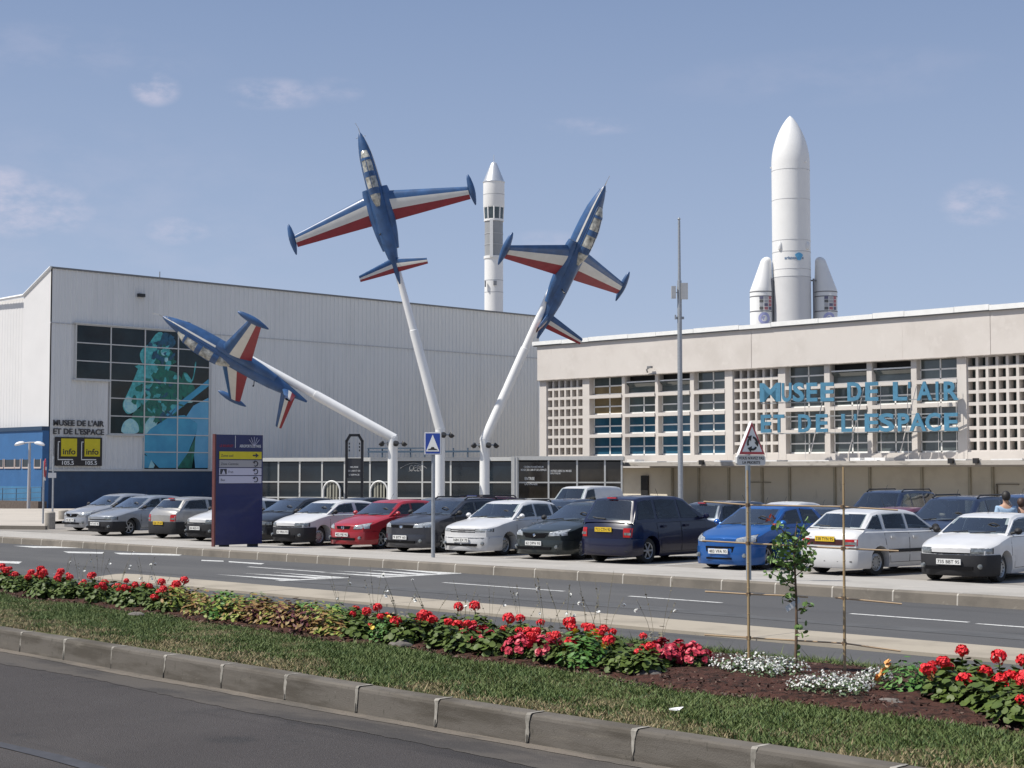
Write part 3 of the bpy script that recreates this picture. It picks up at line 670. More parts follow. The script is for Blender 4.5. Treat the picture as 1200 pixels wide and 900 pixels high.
# canopy and the plain ground floor below it
zc0, zc1 = onY(1000, 545.3, BY - 3)[2], onY(1000, 540.2, BY - 3)[2]
cx0 = onY(729, 543, BY - 3)[0] - BX
b = MB(); b.box((cx0, -3.0, zc0), (LB, -.1, zc1)); b.build('canopy', layered('canopy_concrete', (.42, .39, .35), [((.27, .25, .22), 1.2, .5, .7, (1, 1, 4)), ((.5, .47, .43), 4, .55, .8, None)], .85), hall)
b = MB(); x = cx0 + .6
while x < LB:
    w = random.uniform(1.6, 5.); b.box((x, -2.96, zc1), (min(x + w, LB), -1.2, zc1 + random.uniform(.05, .1))); x += w + random.uniform(.6, 2.)
for px in (763, 1040, 1023, 1052): x = hx(px); b.box((x, -2.6, zc1), (x + .7, -1.6, zc1 + .2))
b.build('canopy_flashing', mat('flashing', (.72, .71, .69), .5, var=.1, scale=2), hall)
b = MB()
for px in (854, 1143, 1172): x = hx(px) - .0; b.box((x, -3.25, zc0 + .08), (x + .28, -3.0, zc0 + .38))
b.build('floodlight', BLACK, hall)
b = MB()
for px in (777, 808, 843, 882, 914, 967, 1008, 1069, 1125, 1152): x = hx(px); b.box((x, .82, -.3), (x + .16, .96, zc0 - .05))
b.build('pilaster', mat('beige_rib', (.44, .40, .31), .85, var=.15, scale=2), hall)
b = MB(); b.box((hx(742), .8, -.3), (hx(750), .95, 2.05)); b.build('service_door', BLACK, hall)
p = hx(735); b = MB(); b.box((p - .25, -3.3, .0), (p + .35, -3.2, 1.75)); po = b.build('notice_panel', mat('panel_pale_green', (.35, .42, .38), .5)); po.location = (BX, BY, -.1)
tag(po, 'pale green notice board beside the lobby under the canopy end', 'notice board')
b = MB(); b.box((hx(866), .8, 1.6), (hx(893), .96, 1.64)); b.box((hx(1158), .8, 1.55), (hx(1184), .96, 1.6)); b.box((hx(1158), .8, -.1), (hx(1159), .96, 1.6)); b.build('wall_mark', mat('beige_rib2', (.25, .22, .17), .85), hall)
b = MB(); x = hx(763.5); b.tube([(x, -.4, zF + .1), (x, -.5, zF + .3), (x + .25, -.55, zF + .42)], .05, 6); b.box((x + .2, -.7, zF + .38), (x + .55, -.5, zF + .52)); b.build('wall_camera', TRIM, hall)

# free-standing letters in front of the hall
SIGNB = mat('sign_blue', (.07, .215, .33), .5, var=.16, scale=2.5)
sA, sB = at(891, 500, 100.0), at(1124, 500, 92.9)
sA[2] = sB[2] = zc1; dv = sB - sA; sl = np.linalg.norm(dv); su = dv / sl
sg = empty('rooftop_letter_sign', "blue free-standing letters MUSEE DE L'AIR ET DE L'ESPACE above the canopy", 'sign', sA, math.atan2(su[1], su[0]))
def sz_(px, y):
    t = (px - 891) / 233.; D = 100.0 + (92.9 - 100.0) * t; return CAM_H + (554 - y) / FPX * D - zc1
for txt, ytop, ybot, pxs in (("MUSEE DE L'AIR", 449.5, 470.5, [(891, 917), (918.5, 930.5), (932, 946), (949, 962), (966, 982), None, (998, 1014.5), (1019, 1034), None, (1051, 1067), (1069, 1071.5), (1078, 1095), (1099, 1102), (1108, 1124)]),
                                ("ET DE L'ESPACE", 486.5, 506.5, [(892, 905), (908, 921), None, (938.5, 954), (960, 974), None, (990.5, 1003), (1006, 1009), (1018, 1034), (1034, 1052), (1056, 1069), (1069, 1088), (1087, 1104), (1108, 1123)])):
    for ch, pp in zip(txt, pxs):
        if pp is None: continue
        a, c = pp; zb_ = sz_(a, ybot + (a - 891) * -.010); zt_ = sz_(a, ytop + (a - 891) * -.010)
        x0, x1 = (a - 891) / 233 * sl, (c - 891) / 233 * sl
        b = MB()
        if ch == "'": b.prism([(0, 0), (x1 - x0, 0), (x1 - x0, .38), (0, .38)], (0, -.15, 0), (x0, 0, zt_ - .38), (1, 0, 0), (0, 0, 1))
        else: b.text(ch, (x0, 0, zb_), (1, 0, 0), (0, 0, 1), zt_ - zb_, .12, .028, width=x1 - x0)
        b.build('letter', SIGNB, sg)
b = MB()
for z in (sz_(1000, 507), sz_(1000, 470), sz_(1000, 487)): b.box((0, .12, z - .03), (sl, .17, z + .03))
b.build('rail', mat('rail_grey', (.33, .34, .34), .5, var=.2), sg)
b = MB()
for px in (897, 912, 945, 981, 1008, 1035, 1066, 1100, 1120): x = (px - 891) / 233 * sl; b.tube([(x, .2, -.1), (x, .2, sz_(1000, 452))], .018, 5)
for px in (960, 1006, 1066): x = (px - 891) / 233 * sl; b.tube([(x - .6, .5, .5), (x + .5, .3, sz_(1000, 455))], .035, 5)
b.build('strut', mat('strut_pale', (.55, .52, .5), .6), sg)
# ------------------------------------------------------------------ rockets behind the roofs
RW = mat('rocket_white', (.70, .70, .69), .5, var=.04, scale=.25); RG = mat('rocket_grey', (.60, .60, .60), .55, var=.05, scale=.3)
RLINE = mat('rocket_line', (.40, .41, .42), .6); SILV = mat('rocket_silver', (.62, .63, .64), .35, .6, var=.06, scale=.4)
def ring(mb, r, z, h, n=40): mb.lathe([(r, z), (r + .03, z), (r + .03, z + h), (r, z + h)], n=n, smooth=False)
D5 = 222.; p5 = at(930, 554, D5); s5 = D5 / FPX
def zz5(y): return CAM_H + (HOR - y) * s5 * 1.0085
ar = empty('large_white_rocket', 'tall thick white rocket with two short side boosters rising behind the cream hall', 'rocket', (p5[0], p5[1], 0), R_(45))
r5 = 22.4 * s5
b = MB(); prof = [(r5, zz5(327)), (r5, zz5(192))]
for t in np.linspace(.04, 1, 22): prof.append((r5 * max(0, (1 - t ** 1.9)) ** .82, zz5(192) + (zz5(134.5) - zz5(192)) * t))
b.lathe(prof, n=48); b.build('upper_stage', RW, ar)
b = MB(); b.lathe([(r5, 0), (r5, zz5(327))], n=48); b.build('core_stage', RG, ar)
b = MB()
for y, h in ((201, .03), (236, .03), (284, .035), (297.5, .06), (318, .045), (327, .07)): ring(b, r5, zz5(y), h, 48)
b.build('joint_ring', RLINE, ar)
b = MB()
for px in (910, 942): x = (px - 926) * s5; y = -math.sqrt(max(0, r5 ** 2 - x ** 2)); b.lathe([(0, -.5), (.28, -.35), (.34, 0), (.28, .5), (0, .8)], (x, y, zz5(292)), n=10)
for px, yy in ((940, 193), (903.5, 197)): x = (px - 926) * s5; y = -math.sqrt(max(0, r5 ** 2 - x ** 2)); b.box((x - .2, y - .12, zz5(yy)), (x + .2, y + .05, zz5(yy) + .18))
b.build('fitting', RW, ar)
b = MB()
def wrap(mb, o):   # bend flat writing onto the cylinder
    for i in range(o, len(mb.v)):
        x, y, z = mb.v[i]; a = x / r5; rr = r5 + .02 - y; mb.v[i] = (math.sin(a) * rr, -math.cos(a) * rr, z)
o_ = len(b.v); b.text('arianespace', ((914 - 926) * s5, 0, zz5(307)), (1, 0, 0), (0, 0, 1), .42, .02, .02, width=23 * s5); wrap(b, o_)
b.slot(1); o_ = len(b.v); b.prism([(.5 * math.cos(a) * (1 + .3 * math.sin(3 * a)), .55 * math.sin(a)) for a in np.linspace(0, 2 * math.pi, 24)[:-1]], (0, .03, 0), ((931 - 926) * s5, -.03, zz5(304)), (1, 0, 0), (0, 0, 1)); wrap(b, o_)
b.build('emblem_lettering', [mat('rocket_dark_letter', (.12, .2, .32), .6), mat('rocket_blue', (.10, .36, .60), .5)], ar)
for px, sx in ((890, -1), (966, 1)):
    cx = (px - 926) * s5; rb = 13.4 * s5; b = MB()
    prof = [(rb, 0), (rb, zz5(342))]
    for t in np.linspace(0, 1, 9)[1:]: prof.append((rb * (1 - .5 * t), zz5(342) + (zz5(309) - zz5(342)) * t))
    for a in np.linspace(.3, math.pi / 2, 6): prof.append((rb * .5 * math.cos(a), zz5(309) + rb * .5 * 1.1 * math.sin(a)))
    # the nose leans towards the core: shear the cone
    n0 = len(b.v); b.lathe(prof, (cx, 0, 0), n=30)
    for i in range(n0, len(b.v)):
        x, y, z = b.v[i]; 
        if z > zz5(342): b.v[i] = (x - sx * (z - zz5(342)) / (zz5(300) - zz5(342)) * rb * .52, y, z)
    bo = b.build('booster', RW, ar)
    b = MB()
    for y, h in ((344, .13), (349.5, .13), (367, .13)):
        b.lathe([(rb, zz5(y)), (rb + .03, zz5(y)), (rb + .03, zz5(y) + h), (rb, zz5(y) + h)], (cx, 0, 0), n=30, smooth=False)
    b.build('black_band', mat('rocket_band', (.16, .16, .17), .6), bo)
    b = MB(); cols_ = [3, 0, 1, 2, 1, 0, 3, 2, 0, 1, 2, 0]
    for k in range(12):
        i, j = k % 3, k // 3; a0 = (i - 1.0) * .42 + .1; P = []
        for zz_ in (zz5(365) + j * .5, zz5(365) + j * .5 + .42): P.append([(cx + (rb + .03) * math.sin(a0 + d_), -(rb + .03) * math.cos(a0 + d_), zz_) for d_ in np.linspace(0, .34, 4)])
        b.slot(cols_[k]); b.grid(P)
    b.build('flag_panel', [mat('flag_red', (.42, .16, .18), .6), mat('flag_dark', (.13, .13, .2), .6), mat('flag_grey', (.4, .4, .42), .6), mat('flag_black', (.12, .12, .12), .6)], bo)
    b = MB(); a_ = np.linspace(0, 2 * math.pi, 25)
    P = [[(cx + (rb + .03) * math.sin(r_ * math.cos(t) / rb + .1), -(rb + .03) * math.cos(r_ * math.cos(t) / rb + .1), zz5(375) + r_ * math.sin(t)) for t in a_] for r_ in (.45, .85)]
    b.grid(P); P = [[(cx + (rb + .03) * math.sin(r_ * math.cos(t) / rb + .1), -(rb + .03) * math.cos(r_ * math.cos(t) / rb + .1), zz5(375) + r_ * math.sin(t)) for t in a_[4:18]] for r_ in (.05, .3)]
    b.grid(P); b.build('round_badge', mat('badge_lilac', (.36, .38, .62), .6), bo)
    b = MB(); b.tube([(sx * r5 * .98, -.6, zz5(330)), (cx - sx * rb * .9, -.6, zz5(330))], .12, 6); b.tube([(sx * (r5 + .25), -.8, zz5(328)), (sx * (r5 + .25), -.8, 2)], .13, 6); b.build('attachment', mat('fitting_dark', (.16, .17, .19), .5), bo)
D1 = 244.; p1_ = at(578.5, 554, D1); s1 = D1 / FPX
def zz1(y): return CAM_H + (HOR - y) * s1 * 1.008
a1 = empty('slender_rocket', 'slender grey and white rocket with silver cone behind the hangar roof', 'rocket', (p1_[0], p1_[1], 0), R_(45))
rA, rB = 12.6 * s1, 11. * s1
b = MB(); b.lathe([(rB, 0), (rB, zz1(304)), (rB + .12, zz1(304)), (rB + .12, zz1(301)), (rB * .98, zz1(301))], n=36); b.build('lower_stage', RW, a1)
b = MB(); b.lathe([(rB * .98, zz1(302)), (rB * .98, zz1(258))], n=36); b.build('grey_stage', mat('rocket_mid_grey', (.27, .28, .29), .55, var=.1, scale=.3), a1)
b = MB(); b.lathe([(rB, zz1(258)), (rA * .94, zz1(243))], n=36); b.build('window_band', mat('rocket_windows', (.05, .07, .08), .25, var=.4, scale=.6), a1)
b = MB()
for k in range(10):
    t = 2 * math.pi * k / 10 - .6; b.tube([(rB * 1.02 * math.sin(t), -rB * 1.02 * math.cos(t), zz1(258)), (rA * .96 * math.sin(t), -rA * .96 * math.cos(t), zz1(243))], .11, 5)
b.build('window_post', RW, a1)
b = MB(); b.lathe([(rB, zz1(260)), (rB + .1, zz1(260)), (rB + .1, zz1(257.5)), (rB, zz1(257.5))], n=36); b.lathe([(rA * .95, zz1(244)), (rA, zz1(242)), (rA, zz1(214))], n=36); b.build('white_collar', RW, a1)
b = MB(); b.lathe([(rA, zz1(214)), (rA + .08, zz1(214)), (rA + .08, zz1(213)), (rA, zz1(213)), (rA * .3, zz1(191.5)), (rA * .2, zz1(190)), (0, zz1(189.5))], n=36); b.tube([(0, 0, zz1(190)), (0, 0, zz1(181))], .05, 5); b.build('nose_cone', SILV, a1)
b = MB()
for y in (229, 275, 288, 330, 344): b.lathe([(rA if y < 240 else rB, zz1(y)), ((rA if y < 240 else rB) + .02, zz1(y)), ((rA if y < 240 else rB) + .02, zz1(y) + .1), ((rA if y < 240 else rB), zz1(y) + .1)], n=36)
b.build('joint_ring', RLINE, a1)
b = MB(); t = -.25; x, y = math.sin(t) * rB, -math.cos(t) * rB; b.box((x - .25, y - .25, zz1(303)), (x + .25, y + .2, zz1(259))); b.build('cable_duct', RW, a1)
b = MB(); x, y = math.sin(.15) * rB, -math.cos(.15) * rB; b.box((x - .25, y - .2, zz1(336)), (x + .25, y + .2, zz1(331))); b.box((x - 1.6, y - .1, zz1(338)), (x - 1.4, y + .3, zz1(331))); b.build('hatch', mat('fitting_dark', (.16, .17, .19), .5), a1)

# ------------------------------------------------------------------ display jets on bent poles
JB = mat('jet_blue', (.027, .080, .195), .42, var=.32, scale=1.3, coat=.2, detail=8); JW = mat('jet_white', (.60, .59, .56), .45, var=.06, scale=2); JR = mat('jet_red', (.24, .02, .03), .45, var=.12, scale=2)
JG = mat('jet_canopy_glass', (.06, .065, .06), .05, spec=.8, col2=(.62, .60, .52), scale=3.0); JM = mat('jet_metal', (.45, .44, .42), .35, .8, var=.2, scale=3)
def fus_w(x):  # half width of the fuselage by distance from the nose
    return np.interp(x, [0, .05, .3, .8, 1.5, 2.4, 3.5, 5, 6.5, 7.6, 8.4, 9.2, 10.0], [.03, .07, .17, .30, .42, .47, .50, .52, .50, .44, .30, .17, .05])
def fus_h(x):
    return np.interp(x, [0, .05, .3, .8, 1.5, 2.4, 3.5, 5, 6.5, 7.6, 8.4, 9.2, 10.0], [.03, .07, .18, .32, .48, .56, .60, .60, .55, .47, .36, .22, .06])
def make_jet(label):
    j = empty('display_jet', label, 'jet plane', (0, 0, 0)); X = lambda d: 5.0 - d
    b = MB(); P = []
    for d in list(np.linspace(0, 1, 9)) + list(np.linspace(1.3, 10, 26)):
        w, h = fus_w(d), fus_h(d); zc = -.05 if d < 3 else -.05 + .02 * (d - 3)
        P.append([(X(d), w * math.copysign(abs(math.cos(a)) ** .85, math.cos(a)), zc + h * math.copysign(abs(math.sin(a)) ** .85, math.sin(a))) for a in np.linspace(0, 2 * math.pi, 25)])
    b.grid(P, flip=True); b.build('fuselage', JB, j, fix=True)
    for s in (-1, 1):
        b = MB(); P = []
        for d in np.linspace(3.72, 7.72, 15):
            t = (d - 3.72) / 4; rad = np.interp(t, [0, .08, .3, .7, 1], [.27, .33, .34, .30, .20]); yc = np.interp(t, [0, .3, .8, 1], [.56, .54, .42, .34])
            P.append([(X(d), s * (yc + rad * math.cos(a)), -.06 + rad * 1.15 * math.sin(a)) for a in np.linspace(0, 2 * math.pi, 17)])
        b.grid(P, flip=s > 0); n = b.build('engine_nacelle', JB, j)
        b = MB()
        for d, rr, yc in ((3.725, .255, .56), (7.715, .185, .34)):
            b.add([(X(d), s * (yc + rr * math.cos(a)), -.06 + rr * 1.12 * math.sin(a)) for a in np.linspace(0, 2 * math.pi, 17)[:-1]], [tuple(range(16))])
        b.build('duct', BLACK, n)
        # white side stripe
        b = MB(); P = []
        for d in np.linspace(.12, 3.7, 24):
            w, h = fus_w(d), fus_h(d); P.append([(X(d), s * (w * math.cos(a) ** .85 + .008), -.05 + h * math.copysign(abs(math.sin(a)) ** .85, math.sin(a)) + .008) for a in (.16, .26, .36)])
        b.grid(P, flip=s < 0); b.build('side_stripe', JW, j)
        def surf(name, mats, root, tip, th, z0, dih, cuts=(0, .33, .66, 1)):
            """root/tip = (leading d, trailing d, lateral y); blue, white and red across the chord"""
            b = MB(); ny = 6
            for k in range(3):
                b.slot(k); 
                for sg_ in (1, -1):
                    P = []
                    for i in range(ny + 1):
                        t = i / ny; le = root[0] + (tip[0] - root[0]) * t; te = root[1] + (tip[1] - root[1]) * t; y = root[2] + (tip[2] - root[2]) * t; row = []
                        for c in np.linspace(cuts[k], cuts[k + 1], 6):
                            T = th * (te - le) * 2.9 * (math.sqrt(c) * .35 - .13 * c - .25 * c * c + .03 * c ** 3) / .12 * .12
                            T = max(T, .004)
                            row.append((X(le + (te - le) * c), s * (y * math.cos(dih) if dih else y), z0 + (y * math.sin(dih) if dih else 0) + sg_ * T))
                        P.append(row)
                    b.grid(P, flip=(sg_ * s < 0))
            return b.build(name, mats, j)
        surf('wing', [JB, JW, JR], (4.0, 5.99, .55), (5.17, 5.99, 5.72), .42, -.08, 0, (0, .31, .65, 1))
        td = R_(33); 
        surf('tail_fin', [JB, JW, JR], (8.3, 9.25, .10), (8.98, 9.38, 2.62), .40, .1, td, (0, .40, .68, 1))
        b = MB(); prof = [(0, 0), (.06, .06), (.14, .3), (.2, .7), (.215, 1.0), (.2, 1.3), (.13, 1.7), (.05, 2.0), (0, 2.06)]
        b.lathe([(r, -z) for r, z in prof][::-1], (X(4.40), s * 5.93, -.08), (1, 0, 0), 16); b.build('tip_tank', JB, j)
    # canopy: windscreen and three clear hoods between blue hoops
    def can(d): return np.interp(d, [1.2, 1.75, 2.6, 3.6, 4.4, 5.05], [0, .26, .40, .42, .34, .02])
    def canw(d): return np.interp(d, [1.2, 1.75, 3, 4.2, 5.05], [.18, .31, .36, .34, .16])
    segs = [(1.28, 1.80), (1.92, 2.72), (3.02, 3.80), (4.16, 4.98)]
    for a0, a1_ in segs:
        b = MB(); P = []
        for d in np.linspace(a0, a1_, 7):
            zb = -.05 + fus_h(d) * .80; P.append([(X(d), canw(d) * math.cos(a), zb + (fus_h(d) * .2 + can(d)) * math.sin(a)) for a in np.linspace(0, math.pi, 11)])
        b.grid(P, flip=True); b.build('canopy_glass', JG, j)
    for d0, d1 in ((1.80, 1.92), (2.72, 3.02), (3.80, 4.16), (4.98, 5.1)):
        b = MB(); P = []
        for d in np.linspace(d0 - .02, d1 + .02, 4):
            zb = -.05 + fus_h(d) * .80; P.append([(X(d), (canw(d) + .012) * math.cos(a), zb + (fus_h(d) * .2 + can(d) + .012) * math.sin(a)) for a in np.linspace(0, math.pi, 11)])
        b.grid(P, flip=True); b.build('canopy_hoop', JB, j)
    b = MB()
    for s in (-1, 1): b.tube([(X(d), s * (canw(d) + .01), -.05 + fus_h(d) * .80 + .02) for d in np.linspace(1.25, 5.05, 12)], .035, 5)
    b.tube([(X(d), 0, -.05 + fus_h(d) + can(d) + .01) for d in np.linspace(1.85, 4.1, 10)], .02, 5)
    b.build('canopy_rail', JB, j)
    b = MB(); b.tube([(X(0.05), 0, -.05), (X(-.25), 0, -.05)], [.035, .022], 6); b.tube([(X(-.25), 0, -.05), (X(-.62), .1, .05)], .014, 5)
    for s in (-1, 1): b.tube([(X(.32), s * (.2 + .14 * math.sin(t)), -.05 + .14 * math.cos(t)) for t in np.linspace(0, 2 * math.pi, 14)], .008, 4)
    b.build('nose_probe', JM, j)
    b = MB(); b.tube([(X(6.6), .30, .42), (X(6.75), .34, .72)], .03, 5); b.lathe([(0, 0), (.05, .02), (.05, .1), (0, .12)], (X(6.75), .34, .72), (0, 0, 1), 8); b.build('blade_aerial', BLACK, j)
    b = MB(); b.lathe([(.0, .02), (.14, 0), (.17, -.02)][::-1], (X(1.55), .0, -.55), (0, 0, -1), 14); b.build('belly_light', JM, j)
    return j
UPc = np.cross(Rt, F)
def orient(o, nose_px, tail_px, a, bvec, scale, D, length=10.0):
    """a: nose direction, b: right-wing direction, both as (right, up, towards the viewer)"""
    a = np.array(a, float); a /= np.linalg.norm(a); bvec = np.array(bvec, float); bvec -= a * np.dot(a, bvec); bvec /= np.linalg.norm(bvec)
    W = lambda v: Rt * v[0] + UPc * v[1] - F * v[2]
    x, y = W(a), -W(bvec); z = np.cross(x, y)
    c = at((nose_px[0] + tail_px[0]) / 2, (nose_px[1] + tail_px[1]) / 2, D)
    M = Matrix(((x[0] * scale, y[0] * scale, z[0] * scale, c[0]), (x[1] * scale, y[1] * scale, z[1] * scale, c[1]), (x[2] * scale, y[2] * scale, z[2] * scale, c[2]), (0, 0, 0, 1)))
    o.matrix_world = M
    return x, y, z, c
DJ = 97.0; sj = FPX / DJ
jm = make_jet('blue jet with red and white wing stripes climbing nose-up, highest of the three')
TM = tree_of(jm)
jl = copy_tree(jm, None, TM); jr = copy_tree(jm, None, TM)
jl['label'] = 'blue striped jet banking left, lowest of the three, beside the painted window'
jr['label'] = 'blue striped jet tilted to the right with its side stripe showing, nearest the concrete hall'
for o in (jm, jl, jr): o['group'] = 'striped display jets on poles'
om = orient(jm, (421, 154.5), (469, 333), (-.26, .966, -.02), (.966, .26, .06), 18.48 / sj, DJ)
ol = orient(jl, (191, 372), (360, 469.5), (-.866, .50, .036), (.26, .382, .889), 19.52 / sj, DJ)
orr = orient(jr, (708.8, 219.5), (628.8, 395.5), (.408, .898, .17), (.617, -.133, -.776), 19.6 / sj, DJ)
POLE = mat('pole_white', (.78, .78, .765), .4, var=.06, scale=1.2, stretch=(1, 1, .2))
def jet_pole(label, foot, elbow, frame, d_at, rb, re, mid=()):
    x, y, z, c = frame; base = at(*foot, DJ); base[2] = -.15
    el = at(*elbow, DJ); el[0], el[1] = base[0], base[1]
    tip = c + x * d_at - z * .52
    p = empty('jet_pole', label, 'pole', base, 0, 'bent white poles carrying the jets')
    L_ = lambda q: np.array(q) - base
    b = MB(); b.tube([L_(base), L_(el)], [rb, rb * .97], 20); b.build('upright', POLE, p)
    v = tip - el; n = v / np.linalg.norm(v)
    b = MB(); b.tube([L_(el - n * .12), L_(el + v * .55), L_(el + v * .552), L_(tip)], [rb * .97, (rb + re) / 2 + .02, (rb + re) / 2 - .02, re], 20); b.lathe([(rb * 1.0, 0), (rb * .97, .1), (0, .28)], L_(el), (0, 0, 1), 20); b.build('inclined_arm', POLE, p)
    b = MB()
    for a in (35, 145, 235, 325):
        ca, sa = math.cos(R_(a + 10)), math.sin(R_(a + 10)); q = L_(el) + np.array([ca * rb, sa * rb, -.35])
        b.tube([q, q + np.array([ca * .25, sa * .25, .02])], .05, 6)
    b.build('lamp_bracket', GALV, p)
    for a in (35, 145, 235, 325):
        ca, sa = math.cos(R_(a + 10)), math.sin(R_(a + 10)); q = L_(el) + np.array([ca * (rb + .38), sa * (rb + .38), -.38]); b = MB()
        b.lathe([(.05, -.15), (.15, -.09), (.18, .08), (.17, .12), (0, .13)], q, (ca * .5, sa * .5, .6), 12); b.build('spotlight', BLACK, p)
    b = MB(); b.lathe([(rb + .2, 0), (rb + .2, .12), (rb, .13)], n=20); b.build('foot_flange', POLE, p)
jet_pole('white pole bent far to the left under the lowest jet', (460, 590), (460.5, 513), ol, -.8, .31, .22)
jet_pole('white pole leaning slightly left under the highest jet, behind the blue road sign', (515.5, 590), (514.5, 503), om, -2.6, .31, .19)
jet_pole('white pole leaning right under the jet by the concrete hall', (568, 590), (568, 515), orr, -1.0, .31, .2)

# ------------------------------------------------------------------ masts, lamp, signs
mp_ = at(797.5, 554, 78); zt = lambda y, D: CAM_H + (HOR - y) * D / FPX
m = empty('antenna_mast', 'tall thin grey mast with two panel antennas part way up, before the concrete hall', 'mast', (mp_[0], mp_[1], -.1), R_(45))
b = MB(); b.tube([(0, 0, 0), (0, 0, zt(330, 78)), (0, 0, zt(325, 78))], [.135, .11, .105], 12); b.tube([(0, 0, zt(325, 78)), (0, 0, zt(254, 78))], [.075, .06], 10); b.lathe([(0, -.1), (.09, 0), (0, .1)], (0, 0, zt(252, 78)), n=8); b.build('pole', GALV, m)
for dx, h0, h1, dd, w in ((-.30, 346.5, 332, -.05, .11), (.24, 347.5, 328.5, -.1, .16), (.02, 346, 332, .24, .11)):
    b = MB(); b.box((dx - w, dd - .09, zt(h0, 78)), (dx + w, dd + .09, zt(h1, 78))); b.box((min(dx, 0), -.02, zt(340, 78)), (max(dx, 0), .02, zt(339, 78))); b.build('panel_antenna', mat('antenna_grey', (.42, .43, .44), .5, var=.08), m)
b = MB(); b.box((-.22, -.04, zt(371, 78)), (.22, .04, zt(368, 78))); b.box((-.24, -.1, zt(371, 78)), (-.18, .1, zt(366, 78))); b.build('bracket', GALV, m)
q = gz(33.5, 596, 0); Dq = 98.
q = at(33.5, 596, 97)
m = empty('street_lamp', 'pale double-armed street lamp before the blue annex', 'street lamp', (q[0], q[1], -.05), R_(45))
b = MB(); b.tube([(0, 0, 0), (0, 0, zt(517.5, 97))], [.11, .07], 10); b.tube([(-.5, 0, zt(518.5, 97)), (0, 0, zt(517.5, 97)), (.5, 0, zt(517.5, 97))], .045, 6); b.build('pole', mat('lamp_pole_grey', (.4, .39, .4), .5), m)
for s in (-1, 1):
    b = MB(); b.lathe([(0, .12), (.2, .08), (.33, -.02), (.3, -.1), (0, -.13)], (s * .62, 0, zt(518.5, 97)), (s * .25, 0, 1), 14); b.build('lamp_head', mat('lamp_head_pale', (.75, .75, .76), .3), m)
q = gz(50.3, 614, .07)
m = empty('no_entry_sign', 'round red sign with white bar on a thin post, seen almost edge-on', 'road sign', q, R_(146))
Dn = np.dot(q - C0, F); zn = lambda y: CAM_H + (HOR - y) * Dn / FPX - q[2]
b = MB(); b.tube([(0, 0, -.1), (0, 0, zn(540))], .04, 8); b.build('post', GALV, m)
b = MB(); b.lathe([(0, 0), (.42, 0), (.42, .03), (0, .03)], (0, -.05, zn(549)), (0, -1, 0), 24, smooth=False); pl_ = b.build('disc', mat('sign_red', (.42, .02, .03), .3, coat=.4), m)
MB().box((-.28, -.092, zn(549) - .07), (.28, -.081, zn(549) + .07)).build('white_bar', WL, pl_)
MB().box((-.2, -.07, zn(563)), (.2, -.045, zn(558))).build('plate', WL, m)
q = gz(61.5, 606, .0)
m = empty('thin_post', 'thin grey post with a small white plate by the concrete bollards', 'post', q, R_(60)); Dn = np.dot(q - C0, F); zn = lambda y: CAM_H + (HOR - y) * Dn / FPX - q[2]
MB().tube([(0, 0, -.1), (0, 0, zn(534))], .045, 8).build('pole', GALV, m)
b = MB(); b.box((-.25, -.08, zn(560)), (.15, -.05, zn(554))); b.build('plate', mat('plate_pale', (.6, .6, .6), .5), m)
BOL = layered('bollard_concrete', (.36, .33, .285), [((.27, .25, .215), 3, .45, .7, None)], .9)
for px, y, hpx, lab in ((58.5, 619.5, 20, 'squat round concrete bollard at the edge of the plaza, nearer one'), (74.5, 609, 11.5, 'squat round concrete bollard farther back beside the first silver car')):
    q = gz(px, y, .07); D = np.dot(q - C0, F); h_ = hpx * D / FPX; w = 6.0 * D / FPX
    b = MB(); b.lathe([(w, -.1), (w, h_ - .05), (w - .05, h_), (0, h_)], n=18); o = b.build('bollard', BOL); o.location = Vector(q); tag(o, lab, 'bollard', 'concrete bollards by the plaza')
# blue direction totem on the pavement
q = gz(251, 641.5, .145); D = np.dot(q - C0, F)
TOT = mat('totem_blue', (.007, .013, .085), .35, var=.1, scale=1.5, coat=.15)
q2 = gz(307, 639.5, .145)
tv = q2 - q; tl = np.linalg.norm(tv)
m = empty('direction_totem', 'tall dark blue direction board with a yellow and three pale lines and a rust-red edge', 'sign board', q, math.atan2(tv[1], tv[0]))
kz = D / FPX; th = (640.5 - 508) * kz
MB().box((.0, .0, .06), (tl, .11, th)).build('board', TOT, m)
MB().box((-.018, -.012, .02), (.025, .122, th + .01)).build('red_edge', mat('rust_red', (.11, .032, .028), .5, var=.15, scale=3), m)
b = MB(); b.box((.2, .02, -.05), (.5, .09, .06)); b.box((tl - .45, .02, -.05), (tl - .12, .09, .06)); b.build('foot', BLACK, m)
def ty(y): return (640.5 - y) * kz
LILAC = mat('plate_lilac', (.52, .51, .60), .4); GREYP = mat('plate_grey', (.34, .33, .33), .4)
bx0, bx1 = .13, tl - .05
